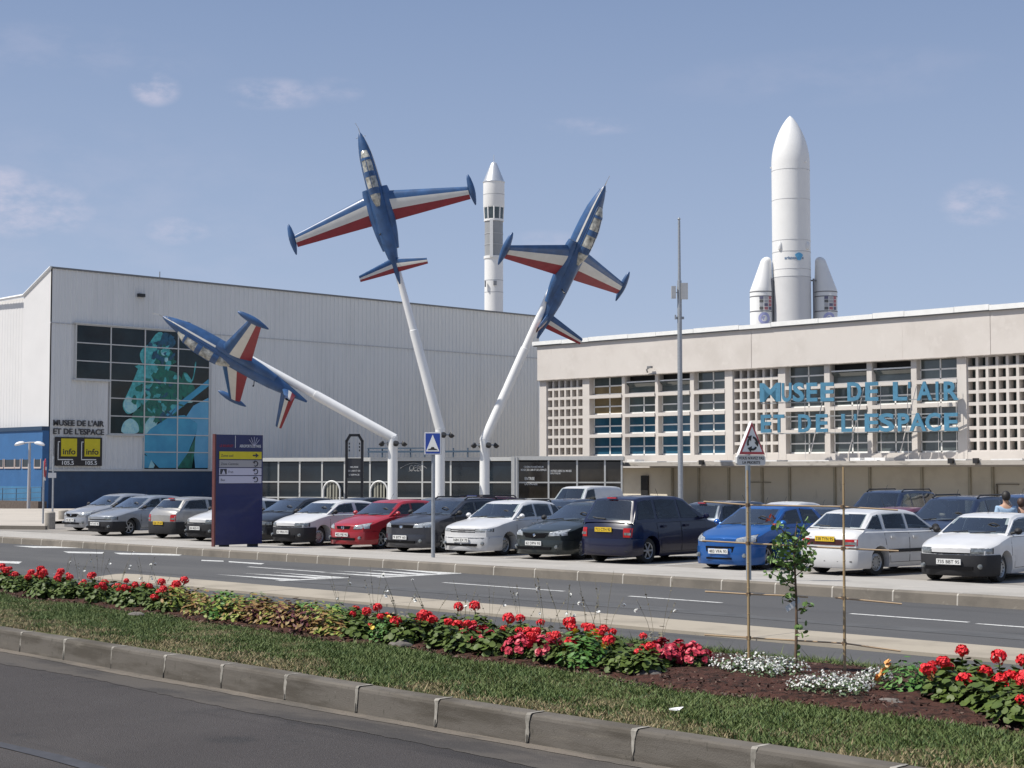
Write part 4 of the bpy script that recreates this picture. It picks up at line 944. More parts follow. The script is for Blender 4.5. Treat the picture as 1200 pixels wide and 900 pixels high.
for y0, y1, mm, t, ic in ((528, 537, YEL, 'Zone sud', 0), (538.2, 546.5, GREYP, 'Zone Centrale', 1), (547.5, 556, LILAC, 'Fret', 2), (557, 565.5, LILAC, 'Bus', 1)):
    pz0, pz1 = ty(y1), ty(y0); pn = MB().box((bx0, -.018, pz0), (bx1, .01, pz1)).build('line_plate', mm, m)
    b = MB(); hh = pz1 - pz0; b.text(t, (bx0 + (.05 if ic != 2 else .3), -.019, pz0 + hh * .3), (1, 0, 0), (0, 0, 1), hh * .34, .004, .0)
    if ic == 2: b.box((bx0 + .03, -.024, pz0 + hh * .12), (bx0 + .24, -.018, pz1 - hh * .12))
    cx, cz = bx1 - .2, (pz0 + pz1) / 2
    if ic == 0: b.prism([(-.1, -.02), (0, -.02), (0, -.07), (.1, 0), (0, .07), (0, .02), (-.1, .02)], (0, .006, 0), (cx, -.024, cz), (1, 0, 0), (0, 0, 1))
    else: b.tube([(cx + .07 * math.cos(a), -.024, cz + .07 * math.sin(a)) for a in np.linspace(-2.2, 2.2, 14)], .014, 5); b.prism([(-.1, .02), (-.02, .07), (-.03, -.02)], (0, .006, 0), (cx + .0, -.03, cz + .02), (1, 0, 0), (0, 0, 1))
    if ic == 2: 
        b.slot(1); b.prism([(-.06, -.07), (.06, -.07), (0, .06)], (0, .004, 0), (bx0 + .135, -.030, cz), (1, 0, 0), (0, 0, 1))
    b.build('line_text', [mat('sign_ink', (.04, .04, .05), .5), LILAC], pn)
b = MB(); b.slot(1).text('LE BOURGET', (.15, -.004, ty(522.8)), (1, 0, 0), (0, 0, 1), .07, .004, .004, width=tl * .28)
b.slot(0).text('AEROPORTS DE PARIS', (tl - .07, -.004, ty(523)), (1, 0, 0), (0, 0, 1), .08, .004, .004, width=tl * .45, align='RIGHT')
b.box((tl * .41, -.01, ty(523.5)), (tl * .41 + .012, .0, ty(509)))
b.build('header_text', [WL, mat('dull_red', (.35, .02, .03), .5)], m)
b = MB(); cx, cz = tl - .3, ty(516)
for a in (-60, -30, 0, 30, 60): b.tube([(cx, -.012, cz - .14), (cx + .2 * math.sin(R_(a)), -.012, cz - .02 + .16 * math.cos(R_(a)))], .008, 4)
b.build('emblem', mat('plate_lilac', (.5, .5, .6), .4), m)
# blue hump sign
q = gz(507.5, 653, .145); D = np.dot(q - C0, F); kz = D / FPX
m = empty('speed_hump_sign', 'square blue sign with a white triangle over a hump on a grey post', 'road sign', q, R_(38))
b = MB(); b.tube([(0, 0, -.1), (0, 0, (653 - 512) * kz)], .048, 10); b.build('post', GALV, m)
w = 20 * kz / math.cos(R_(7)); h0, h1 = (653 - 533) * kz, (653 - 506.5) * kz; zc_ = (h0 + h1) / 2
b = MB(); b.box((-w / 2, -.09, h0), (w / 2, -.05, h1)); b.build('plate_back', mat('plate_edge', (.5, .5, .52), .4), m)
pb = kids(m)[-1]
b = MB(); b.slot(1).box((-w / 2 + .012, -.094, h0 + .012), (w / 2 - .012, -.0885, h1 - .012)); b.slot(0).box((-w / 2 + .03, -.098, h0 + .03), (w / 2 - .03, -.0935, h1 - .03))
b.slot(1).prism([(-.17, -.2), (.17, -.2), (0, .22)], (0, .005, 0), (0, -.1025, zc_), (1, 0, 0), (0, 0, 1))
b.slot(2).prism([(-.13, -.165), (.13, -.165), (.1, -.14), (.05, -.125), (.03, -.09), (-.03, -.09), (-.05, -.125), (-.1, -.14)], (0, .004, 0), (0, -.1062, zc_), (1, 0, 0), (0, 0, 1))
b.build('sign_face', [mat('traffic_blue', (.012, .05, .30), .3, coat=.3), WL, BLACK], pb)
# triangular roundabout sign
q = gz(877.5, 682, .145); D = np.dot(q - C0, F); kz = D / FPX; zb_ = lambda y: (682 - y) * kz
m = empty('give_way_sign', "red-edged triangular sign with circling arrows above a plate VOUS N'AVEZ PAS LA PRIORITE", 'road sign', q, R_(80))
b = MB(); b.tube([(0, 0, -.1), (0, 0, zb_(505))], .05, 10); b.build('post', mat('post_blue_grey', (.25, .29, .33), .5, .4), m)
cz = zb_(533); tw, tt = .345, .85
hgt = zb_(494) - cz
def tri(mb, inset, y0, y1):
    k = 1 - inset; c_ = hgt * .36; mb.prism([(-tw * k, c_ + (0 - c_) * k), (tw * k, c_ + (0 - c_) * k), (0, c_ + (hgt - c_) * k)], (0, y1 - y0, 0), (0, y0, cz), (1, 0, 0), (0, 0, 1))
b = MB(); tri(b, 0, -.12, -.05); p_b = b.build('plate_back', mat('plate_edge_white', (.7, .7, .7), .4), m)
b = MB(); b.slot(0); tri(b, .03, -.124, -.118); b.slot(1); tri(b, .24, -.128, -.1235)
b.slot(2); c_ = hgt * .34
for k in range(3):
    a0 = R_(90 + 120 * k - 10); arc = [(.12 * math.cos(a), -.134, cz + c_ + .12 * math.sin(a)) for a in np.linspace(a0, a0 - R_(62), 8)]
    b.tube(arc, .022, 5); a1__ = a0 - R_(64); ex, ez = .12 * math.cos(a1__), .12 * math.sin(a1__)
    tx, tz = math.sin(a1__), -math.cos(a1__); nx, nz_ = math.cos(a1__), math.sin(a1__)
    b.prism([(ex + nx * .06, ez + nz_ * .06), (ex - nx * .06, ez - nz_ * .06), (ex + tx * .1, ez + tz * .1)], (0, .006, 0), (0, -.137, cz + c_), (1, 0, 0), (0, 0, 1))
b.build('sign_face', [mat('sign_red', (.42, .02, .03), .3, coat=.4), WL, BLACK], p_b)
pz0, pz1 = zb_(545.5), zb_(533.5); pw = .375
b = MB(); b.prism([(-pw + .04, pz0), (pw - .04, pz0), (pw, pz0 + .04), (pw, pz1 - .04), (pw - .04, pz1), (-pw + .04, pz1), (-pw, pz1 - .04), (-pw, pz0 + .04)], (0, .05, 0), (0, -.1, 0), (1, 0, 0), (0, 0, 1)); pp_ = b.build('text_plate', mat('plate_white_grey', (.58, .58, .56), .4), m)
b = MB(); hh = pz1 - pz0
b.text("VOUS N'AVEZ PAS", (-pw * .88, -.1, pz0 + hh * .57), (1, 0, 0), (0, 0, 1), hh * .27, .008, .01, width=pw * 1.76); b.text('LA PRIORITE', (-pw * .62, -.1, pz0 + hh * .14), (1, 0, 0), (0, 0, 1), hh * .27, .008, .01, width=pw * 1.24); b.build('plate_text', BLACK, pp_)
# black arched stele with a text panel
q = at(415, 590, 82); kz = 82 / FPX; q[2] = -.1
m = empty('arched_stele', 'tall black open frame with chamfered top and a dark text panel, before the glazed entrance', 'sign', q, R_(45))
zq = lambda y: CAM_H + (HOR - y) * kz - q[2]
w = 9.2 * kz
b = MB(); pts = [(-w, 0), (-w, zq(517)), (-w * .55, zq(510)), (w * .55, zq(510)), (w, zq(517)), (w, 0)]
for i in range(5):
    (xa, za), (xb, zb_2) = pts[i], pts[i + 1]; L_ = math.hypot(xb - xa, zb_2 - za); d_ = np.array([(xb - xa) / L_, 0, (zb_2 - za) / L_]); n_ = np.array([-d_[2], 0, d_[0]])
    b.obox(np.array([xa, -.09, za]) - n_ * .065 - d_ * .05, d_ * (L_ + .1), n_ * .13, (0, .18, 0))
b.build('frame', mat('stele_black', (.022, .022, .026), .4, .3), m)
b = MB(); b.box((-w + .07, -.04, zq(560)), (w - .07, .04, zq(537))); pn = b.build('text_panel', mat('stele_panel', (.045, .045, .05), .35), m)
b = MB()
for t, y, ww in (('MUSEE', 548.2, .42), ("DE L'AIR ET DE", 552.6, .62), ("L'ESPACE", 557.2, .54)): b.text(t, (0, -.042, zq(y)), (1, 0, 0), (0, 0, 1), .08, .006, .012, width=ww, align='CENTER')
b.build('panel_text', WL, pn)
b = MB()
for s in (-1, 1):
    for y in (521, 525, 529): b.box((s * (w - .14) - .03, -.03, zq(y)), (s * (w - .14) + .03, .03, zq(y) + .1))
b.build('lug', BLACK, m)
# ------------------------------------------------------------------ cars
def paint_mat(name, col, metal=0., rough=.3): return mat('car_paint_' + name, col, rough, metal, var=.05, scale=3, coat=.45)
def window_mat(name, tint, spec, face):
    m = bpy.data.materials.new(name); m.use_nodes = True; nt = m.node_tree; N = nt.nodes; L = nt.links; N.clear()
    o = N.new('ShaderNodeOutputMaterial'); mx = N.new('ShaderNodeMixShader'); t = N.new('ShaderNodeBsdfTransparent'); g = N.new('ShaderNodeBsdfGlossy'); f = N.new('ShaderNodeFresnel'); k = N.new('ShaderNodeMath'); k.operation = 'MULTIPLY_ADD'
    t.inputs[0].default_value = tuple(tint) + (1,); g.inputs['Roughness'].default_value = .03; f.inputs[0].default_value = 1.5; k.inputs[1].default_value = spec; k.inputs[2].default_value = face
    L.new(f.outputs[0], k.inputs[0]); L.new(k.outputs[0], mx.inputs[0]); L.new(t.outputs[0], mx.inputs[1]); L.new(g.outputs[0], mx.inputs[2]); L.new(mx.outputs[0], o.inputs[0]); return m
CG = window_mat('car_windscreen_glass', (.78, .85, .85), 2.3, .09); CGS = window_mat('car_side_glass', (.68, .74, .74), 1.2, .02)
CABIN = mat('cabin_trim', (.075, .078, .085), .85, var=.25, scale=5); SEATM = [mat('seat_cloth_grey', (.17, .175, .195), .9, var=.25, scale=12), mat('seat_cloth_dark', (.085, .09, .105), .9, var=.25, scale=12), mat('seat_cloth_beige', (.26, .235, .20), .9, var=.2, scale=12)]
CPL = mat('car_grey_plastic', (.024, .024, .026), .6, spec=.3, var=.1, scale=6)
GRILLE = mat('grille_black', (.006, .006, .007), .75, spec=.12)
HEADC = mat('headlamp_clear', (.42, .44, .45), .07, .3, var=.5, scale=14, spec=.9)
HEADL = mat('headlamp_glass', (.20, .215, .22), .08, .35, var=.55, scale=14, spec=.9)
TAILL = mat('tail_lamp_red', (.36, .012, .012), .15, var=.2, scale=8)
AMBER = mat('lamp_amber', (.55, .20, .02), .2); RIMM = mat('wheel_rim', (.33, .34, .35), .35, .6, var=.15, scale=8)
SEAM = mat('panel_gap', (.01, .01, .01), .8)
PLW = mat('number_plate_white', (.66, .66, .64), .4); PLY = mat('number_plate_yellow', (.62, .42, .02), .4); INK = mat('plate_ink', (.02, .02, .02), .6)
UNDER = mat('underbody', (.012, .012, .012), .9)
def smooth_prof(pts, L):
    xs = np.linspace(-.3, L + .3, 400); ys = np.interp(xs, [p[0] for p in pts], [p[1] for p in pts])
    k = np.ones(5) / 5; ys2 = np.convolve(np.pad(ys, 2, 'edge'), k, 'valid')
    return lambda s: float(np.interp(s, xs, ys2))
def car(name, label, cat, loc, heading, sp, paint, bump=None, plate='405 VCX 93', rear=False, rails=False, handle_body=True, group='cars in the front row', fine=True, grille='slot', lamp='rect', strip=None, tail='block', spoke=True, parts=True):
    L, W, H = sp['L'], sp['W'], sp['H']; hw = W / 2
    cs, cz = sp['cowl']; nz = sp['nose']; ws = sp['ws']; re_ = sp['roof']; rs, rz_ = sp['rear']; r = sp.get('r', .29)
    wf, wr = sp.get('wf', .78), L - sp.get('wr', .72)
    low = smooth_prof([(0, nz - .07), (.03, nz - .02), (.09, nz + .005), (cs * .5, nz + (cz - nz) * .55), (cs, cz), (cs + .2, cz + .01), (rs, rz_), (L - .14, sp.get('tailz', rz_ - .02)), (L - .05, sp.get('tailz', rz_ - .02) - .06), (L, sp.get('tailz', rz_ - .02) - .2)], L)
    e = empty(name, label, cat, loc, heading, group)
    def wid(s, z):
        pl = 1 - .17 * max(0, 1 - s / .42) ** 2.2 - .11 * max(0, 1 - (L - s) / .4) ** 2.2
        t = (z - .15) / .8
        sec = np.interp(t, [0, .12, .45, .8, 1.0, 1.2], [.93, .975, 1.0, .985, .95, .92])
        return hw * pl * sec
    def curv(s, y):
        f = np.interp(s, [0, .6, cs + .5, L * .55, L - 1.0, L], [.24, .16, .10, 0, -.07, -.14]); return f * (y / hw) ** 2
    P3 = lambda s, y, z: (L / 2 - (s + curv(s, y)), y, z)
    R = r + .055
    def zbot(s):
        z = np.interp(s, [0, .15, .6, L - .6, L - .1, L], [.22, .165, .165, .17, .20, .28])
        for w_ in (wf, wr):
            if abs(s - w_) < R: z = max(z, r + math.sqrt(max(0, R * R - (s - w_) ** 2)))
        return z
    ss = sorted(set([0, .02, .06, .12, .2, .3, L - .3, L - .16, L - .1, L - .05, L - .02, L] + list(np.linspace(.4, L - .4, 16)) + [w_ + R * math.sin(a) * .9999 for w_ in (wf, wr) for a in np.linspace(-math.pi / 2, math.pi / 2, 11)] + [w_ + sg_ * (R + .004) for w_ in (wf, wr) for sg_ in (-1, 1)]))
    rows = []
    for s in ss:
        T = low(s); z0 = zbot(s); half = []
        zs = [z0, z0 + (T - z0) * .12, z0 + (T - z0) * .35, z0 + (T - z0) * .62, z0 + (T - z0) * .84, T - .035]
        for z in zs: half.append((wid(s, z), z))
        wT = wid(s, T); half += [(wT - .03, T - .008), (wT * .8, T + .012), (wT * .4, T + .028), (0, T + .034)]
        ring_ = [P3(s, 0, z0)] + [P3(s, y, z) for y, z in half] + [P3(s, -y, z) for y, z in half[-2::-1]]
        rows.append(ring_)
    b = MB(); n = len(rows[0])
    b.grid([rw + [rw[0]] for rw in rows], flip=False)
    # closed ends, curved in plan
    for k, s in ((0, 0), (-1, L)):
        half = rows[k][1:11]; P = []
        for p in half: P.append([P3(s, p[1] * t, p[2]) for t in np.linspace(-1, 1, 9)])
        b.grid(P, flip=(k == 0))
    body = b.build('body', paint, e, sharp=30)
    hull = BVHTree.FromPolygons([Vector(v) for v in b.v], [tuple(f) for f in b.f])
    # greenhouse
    gpts = [(cs - .12, cz - .05), (ws, H - .075), (ws + .28, H - .02), ((ws + re_) / 2, H), (re_ - .3, H - .025), (re_, H - .075), (rs + .06, rz_ - .06)]
    gp = smooth_prof(gpts, L)
    def gw(z, belt): t = min(1, max(0, (z - belt) / (H - belt))); return hw * (.93 - .19 * t - .02 * t * t)
    rows = []; g_s = list(np.linspace(cs - .1, ws, 26)) + list(np.linspace(ws + .03, re_, 52)) + list(np.linspace(re_ + .025, rs + .05, 22))
    for s in g_s:
        belt = low(s) - .03; T = max(gp(s), belt + .002); half = []
        for t in np.linspace(0, .87, 12): z = belt + (T - belt) * t; half.append((gw(z, belt), z))
        w_ = gw(T, belt); half += [(w_ * .985, T - .035 * min(1, (T - belt) * 4)), (w_ * .955, T - .014 * min(1, (T - belt) * 4)), (w_ * .93, T - .004), (w_ * .83, T + .002), (w_ * .7, T + .007), (w_ * .55, T + .012), (w_ * .37, T + .015), (w_ * .18, T + .017), (0, T + .018)]
        rows.append([P3(s, y, z) for y, z in half] + [P3(s, -y, z) for y, z in half[-2::-1]])
    g = MB(); g.grid(rows, flip=True); holes = []
    cab = BVHTree.FromPolygons([Vector(v) for v in g.v], [tuple(f) for f in g.f])
    def patch(mb, tree, corners, axis, off=.006, nu=8, nv=4, rim=True):
        """four corners (bottom-left, bottom-right, top-right, top-left) thrown onto the surface along an axis"""
        A = [np.array(c, float) for c in corners]; P = []
        for j in range(nv + 1):
            row = []
            for i in range(nu + 1):
                u, v = i / nu, j / nv; q = (A[0] * (1 - u) + A[1] * u) * (1 - v) + (A[3] * (1 - u) + A[2] * u) * v
                if axis in 'FR': o = Vector((5. if axis == 'F' else -5., q[0], q[1])); d = Vector((-1 if axis == 'F' else 1, 0, 0))
                else: o = Vector((L / 2 - q[0], 5. if axis == 'L' else -5., q[1])); d = Vector((0, -1 if axis == 'L' else 1, 0))
                h = tree.ray_cast(o, d)
                if h[0] is None or (axis in 'FR' and abs(h[0].x) > L): 
                    hh = tree.find_nearest(o + d * (5 - (L / 2 if axis in 'FR' else hw))); p = hh[0]; nn = -d
                else:
                    p = h[0]; nn = h[1]
                    if nn.dot(d) > 0: nn = -nn
                nn = (nn * .5 - d * .5).normalized()
                row.append((p, nn))
            P.append(row)
        top = [[tuple(p + nn * off) for p, nn in r] for r in P]; fl = axis in 'RL'
        fl = {'F': False, 'R': True, 'L': True, 'S': False}[axis]
        jm_, im_ = nv // 2, nu // 2; j1, i1 = min(jm_ + 1, nv), min(im_ + 1, nu); j0, i0 = j1 - 1, i1 - 1
        nq = np.cross(np.array(top[j0][i1]) - np.array(top[j0][i0]), np.array(top[j1][i0]) - np.array(top[j0][i0])); fl = float(np.dot(nq, np.array(P[j0][i0][1]))) < 0
        mb.grid(top, flip=fl)
        if rim:
            edge = [(0, i) for i in range(nu + 1)] + [(j, nu) for j in range(1, nv + 1)] + [(nv, i) for i in range(nu - 1, -1, -1)] + [(j, 0) for j in range(nv - 1, 0, -1)]
            a = [top[j][i] for j, i in edge]; c = [tuple(P[j][i][0] - P[j][i][1] * .01) for j, i in edge]; m_ = len(edge)
            mb.add(a + c, [((i, (i + 1) % m_, (i + 1) % m_ + m_, i + m_) if fl else (i, i + m_, (i + 1) % m_ + m_, (i + 1) % m_)) for i in range(m_)])
        return mb
    belt0 = low(cs) ; wb = gw(belt0, belt0); wt = gw(H - .09, belt0)
    q = [(-wb * .90, cz + .035), (wb * .90, cz + .035), (wt * .90, H - .085), (-wt * .90, H - .085)]; holes.append(('F', q)); patch(MB(), cab, q, 'F', .007).build('windscreen', CG, e)
    b = MB(); rb_ = low(rs) + .06; wb2 = gw(rb_, rz_); zt2 = H - .10
    if sp.get('blind_rear') is None: q = [(-wb2 * .86, rb_), (wb2 * .86, rb_), (wt * .86, zt2), (-wt * .86, zt2)]; holes.append(('R', q)); patch(b, cab, q, 'R', .007).build('rear_window', CG, e)
    for sd_ in 'LS':
        wl = sp['win']
        for (a, c, a2, c2) in wl:      # bottom front, bottom rear, top front, top rear
            b = MB(); zb_ = cz + .045; q = [(a, zb_), (c, low(c) + .045), (c2, min(gp(c2), H) - .075), (a2, min(gp(a2), H) - .075)]; holes.append((sd_, q)); patch(b, cab, q, sd_, .006).build('side_window', CGS, e)
    # cut the window openings out of the shell, then fit out the cabin
    def inside(p, q, k=.965):
        cx = sum(v[0] for v in q) / 4; cy = sum(v[1] for v in q) / 4; sg = None
        for i_ in range(4):
            ax, ay = cx + (q[i_][0] - cx) * k, cy + (q[i_][1] - cy) * k; bx, by = cx + (q[(i_ + 1) % 4][0] - cx) * k, cy + (q[(i_ + 1) % 4][1] - cy) * k
            cr = (bx - ax) * (p[1] - ay) - (by - ay) * (p[0] - ax)
            if sg is None: sg = cr > 0
            elif (cr > 0) != sg: return False
        return True
    keep = []
    for fi, f in enumerate(g.f):
        P_ = [np.array(g.v[i_]) for i_ in f]; c_ = sum(P_) / len(P_); n_ = np.cross(P_[2] - P_[0], P_[3] - P_[1]); n_ = n_ / (np.linalg.norm(n_) + 1e-12); cut = False
        for ax_, q in holes:
            if ax_ in 'LS':
                if (c_[1] > 0) == (ax_ == 'L') and abs(n_[1]) > .55 and inside((L / 2 - c_[0], c_[2]), q): cut = True
            elif abs(n_[0]) > .2 and (c_[0] > L / 2 - ws - .15 if ax_ == 'F' else c_[0] < L / 2 - re_ + .15) and abs(n_[1]) < .75 and inside((c_[1], c_[2]), q): cut = True
            if cut: break
        if not cut: keep.append(fi)
    g.f = [g.f[i_] for i_ in keep]; g.m = [g.m[i_] for i_ in keep]; g.sm = [g.sm[i_] for i_ in keep]
    g.build('cabin_shell', paint, e, sharp=35)
    b = MB(); b.grid([[P3(s, y, low(s) + .042) for y in np.linspace(-hw * .9, hw * .9, 5)] for s in np.linspace(cs + .06, rs - .03, 10)], flip=True); b.build('cabin_interior', CABIN, e)
    sm_ = SEATM[int(L * 100 + hw * 1000) % 3]; top_ = min(1.30, H - .16)
    def seat(s, y, w_):
        b = MB(); x = L / 2 - s; n_ = 10
        P = []
        for t in np.linspace(0, 1, 7):
            z = .78 + (top_ - .17 - .78) * t; ww = w_ * (1 - .18 * t ** 3); P.append([(x - .10 * t + .06 * math.cos(a), y + ww * math.copysign(abs(math.sin(a)) ** .4, math.sin(a)), z) for a in np.linspace(0, 2 * math.pi, 15)])
        P.append([(x - .11, y, top_ - .165)] * 15); b.grid(P, flip=False)
        b.lathe([(0, -.105), (.05, -.1), (.06, 0), (.05, .1), (0, .105)], (x - .12, y, top_ - .08), (0, 1, 0), 10); b.tube([(x - .115, y, top_ - .2), (x - .12, y, top_ - .1)], .02, 6)
        b.build('seat', sm_, e, fix=True)
    fs = max(cs + .98, 1.95)
    for y in (-.36, .36): seat(fs, y * hw / .84, .225)
    if rs - fs > 1.5 and not sp.get('blind_rear'):
        for y in (-.36, .36): seat(min(fs + .92, rs - .55), y * hw / .84, .28)
    b = MB(); c_ = np.array([L / 2 - (fs - .62), .36 * hw / .84, cz + .06]); b.tube([c_ + np.array([.05 * math.sin(a), .18 * math.cos(a), .17 * math.sin(a)]) for a in np.linspace(0, 2 * math.pi, 18)], .016, 6); b.build('steering_wheel', BLACK, e)
    b = MB(); b.box((L / 2 - ws - .13, -.11, H - .19), (L / 2 - ws - .10, .11, H - .125)); b.build('rear_view_mirror', BLACK, e)
    # doors
    for sd_ in 'LS':
        sg_ = 1 if sd_ == 'L' else -1
        for a, c in sp['doors']:
            c1 = min(c, wr - R - .02) if c > wr - R else c
            b = MB(); b.slot(1); patch(b, hull, [(a - .012, .27), (c1 + .012, .27), (c + .012, low(c) - .05), (a - .012, low(a) - .04)], sd_, .0015, 8, 5, False)
            b.slot(0); patch(b, hull, [(a, .28), (c1, .28), (c, low(c) - .055), (a, low(a) - .05)], sd_, .005, 8, 5)
            d_ = b.build('door', [paint, SEAM], e)
            y = wid(c, .8); x0 = L / 2 - (c - .10) - curv(c, y); zc_ = low(c) - .14
            b = MB(); b.box((x0 - .0, sg_ * (y - .02), zc_ - .025), (x0 + .17, sg_ * (y + .035), zc_ + .025)); b.build('handle', paint if handle_body else CPL, d_)
        if strip:
            a, c = wf + R + .02, wr - R - .02; b = MB(); patch(b, hull, [(a, strip - .035), (c, strip - .035), (c, strip + .035), (a, strip + .035)], sd_, .016, 8, 1)
            patch(b, hull, [(wr + R + .02, strip - .03), (L - .25, strip - .03), (L - .25, strip + .03), (wr + R + .02, strip + .03)], sd_, .014, 3, 1)
            b.build('side_strip', CPL, e)
    # bumpers
    bm_ = bump or paint
    def bumper(front):
        b = MB(); z0, z1 = [sp.get('bz', (.22, .50)), sp.get('rbz', (.26, .54))][0 if front else 1]; z0 -= .08; P = []
        send = (wf - R - .015) if front else (wr + R + .015)
        S = list(np.linspace(send, .3 if front else L - .3, 4)) + ([.24, .18, .13, .09, .06, .035, .015, .003] if front else [L - q_ for q_ in (.24, .18, .13, .09, .06, .035, .015, .003)])
        path = [(s, 1) for s in S]
        pts = []
        for s, _ in path: pts.append((s, None))
        cap = np.linspace(1, -1, 11)[1:-1]
        zz = [z0, z0 + .03, (z0 + z1) / 2, z1 - .04, z1, z1]
        offs = [.0, .022, .032, .030, .022, -.03]
        for z, of in zip(zz, offs):
            row = []
            for s in S: y = wid(s, max(z, .3)) + of; row.append(P3(s, y, z))
            s0 = 0 if front else L; w0 = wid(s0, max(z, .3))
            for t in cap: p = P3(s0, w0 * t, z); row.append((p[0] + (of if front else -of), p[1], p[2]))
            for s in S[::-1]: y = wid(s, max(z, .3)) + of; row.append(P3(s, -y, z))
            P.append(row)
        b.grid(P, flip=not front); return b.build('bumper', bm_, e, sharp=50)
    fb = bumper(True); rbm = bumper(False)
    xn = L / 2 + .03
    # front face
    if not rear or fine:
        zl, zh = nz - .15, nz - .015; b = None
        for sg_ in (-1, 1):
            b = MB(); yo, yi = hw * .93, hw * .52
            if lamp == 'rect': q = [(sg_ * yi, zl + .01), (sg_ * yo, zl + .02), (sg_ * yo, zh - .02), (sg_ * yi, zh - .02)]
            elif lamp == 'slant': q = [(sg_ * yi * .92, zl + .03), (sg_ * yo, zl + .05), (sg_ * yo * .99, zh + .07), (sg_ * yi, zh - .01)]
            elif lamp == 'slim': q = [(sg_ * yi * .95, zl + .035), (sg_ * yo, zl + .035), (sg_ * yo, zh - .03), (sg_ * yi * .95, zh - .03)]
            else: q = [(sg_ * yi, zl - .02), (sg_ * yo, zl + .0), (sg_ * yo, zh + .04), (sg_ * yi, zh)]
            if sg_ < 0: q = [q[1], q[0], q[3], q[2]]
            cx_ = sum(p_[0] for p_ in q) / 4; cz_ = sum(p_[1] for p_ in q) / 4; qq = [(cx_ + (p_[0] - cx_) * 1.06, cz_ + (p_[1] - cz_) * 1.18) for p_ in q]
            b.slot(1); patch(b, hull, qq, 'F', .003, 6, 3, False); b.slot(0); patch(b, hull, q, 'F', .009, 6, 3).build('headlight', [HEADL if lamp == 'rect' else HEADC, SEAM], e)
        b = MB(); b.slot(0)
        if grille == 'slot': patch(b, hull, [(-hw * .5, zl), (hw * .5, zl), (hw * .5, zl + .03), (-hw * .5, zl + .03)], 'F', .006, 6, 1)
        elif grille == 'wide':
            for sg_ in (-1, 1): q = sorted([sg_ * .09, sg_ * hw * .5]); patch(b, hull, [(q[0], zl + .03), (q[1], zl + .03), (q[1], zh - .03), (q[0], zh - .03)], 'F', .006, 4, 2)
            b.slot(1); b.lathe([(0, .025), (.05, .02), (.065, 0)], (L / 2 - .02, 0, (zl + zh) / 2), (1, 0, .2), 14)
        elif grille == 'oval': patch(b, hull, [(-hw * .3, zl + .03), (hw * .3, zl + .03), (hw * .36, zh - .02), (-hw * .36, zh - .02)], 'F', .006, 6, 2); b.slot(1); b.lathe([(0, .02), (.05, .015), (.06, 0)], (L / 2 + .0, 0, (zl + zh) / 2), (1, 0, .1), 12)
        elif grille == 'bars':
            for z in (zl + .01, zl + .06): patch(b, hull, [(-hw * .48, z), (hw * .48, z), (hw * .48, z + .025), (-hw * .48, z + .025)], 'F', .006, 6, 1)
            b.slot(1); patch(b, hull, [(-.09, zl + .025), (.09, zl + .025), (.09, zl + .065), (-.09, zl + .065)], 'F', .012, 2, 1)
        elif grille == 'vee': patch(b, hull, [(-hw * .35, zl - .01), (0, zl - .03), (0, zh - .05), (-hw * .5, zh - .02)], 'F', .006, 4, 2); patch(b, hull, [(0, zl - .03), (hw * .35, zl - .01), (hw * .5, zh - .02), (0, zh - .05)], 'F', .006, 4, 2); b.slot(1); b.lathe([(0, .02), (.04, .015), (.05, 0)], (L / 2 - .0, 0, zh - .08), (1, 0, .3), 4)
        elif grille == 'lion': b.slot(1); b.lathe([(0, .02), (.045, .015), (.06, 0)], (L / 2 - .03, 0, zl + .05), (1, 0, .3), 10); b.slot(0); patch(b, hull, [(-hw * .42, zl - .19), (hw * .42, zl - .19), (hw * .46, zl - .06), (-hw * .46, zl - .06)], 'F', .031, 6, 2)
        b.build('grille', [GRILLE, CHROME], e)
        b = MB(); b.slot(0).box((L / 2 + .0, -hw * .62, .26), (L / 2 + .031, hw * .62, .33)) if grille != 'lion' else b.box((L / 2, -hw * .4, .24), (L / 2 + .031, hw * .4, .28))
        b.build('air_intake', GRILLE, fb)
        b = MB()
        for sg_ in (-1, 1):
            b.lathe([(.0, .05), (.04, .045), (.055, 0)], (L / 2 - .09, sg_ * hw * .74, .33), (1, sg_ * .35, 0), 10)
        b.build('fog_lamp', HEADL, fb)
    if lamp == 'slim':
        b = MB()
        patch(b, BVHTree.FromPolygons([v.co.copy() for v in fb.data.vertices], [tuple(p.vertices) for p in fb.data.polygons]), [(-hw * .9, .47), (hw * .9, .47), (hw * .9, .485), (-hw * .9, .485)], 'F', .008, 10, 1); b.build('bumper_strip', BLACK, fb)
    def number(parent, x, z, sgn, m_):
        w_, h_ = .26, .055; p = MB(); p.box((x - .012, -w_, z - h_), (x + .012, w_, z + h_)); pl_ = p.build('number_plate', m_, parent)
        t = MB(); t.text(plate, (x + sgn * .0125, -sgn * w_ * .9, z - h_ * .6), (0, sgn, 0), (0, 0, 1), h_ * 1.2, .003, .012, width=w_ * 1.8); t.build('plate_number', INK, pl_)
    number(e, L / 2 + .042, .42, 1, PLW)
    number(e, -L / 2 - (.04 if sp.get('plz', .62) < .6 else .012) , sp.get('plz', .62), -1, PLY if sp.get('yplate', True) else PLW)
    # rear lamps
    tz = sp.get('tailz', rz_ - .02)
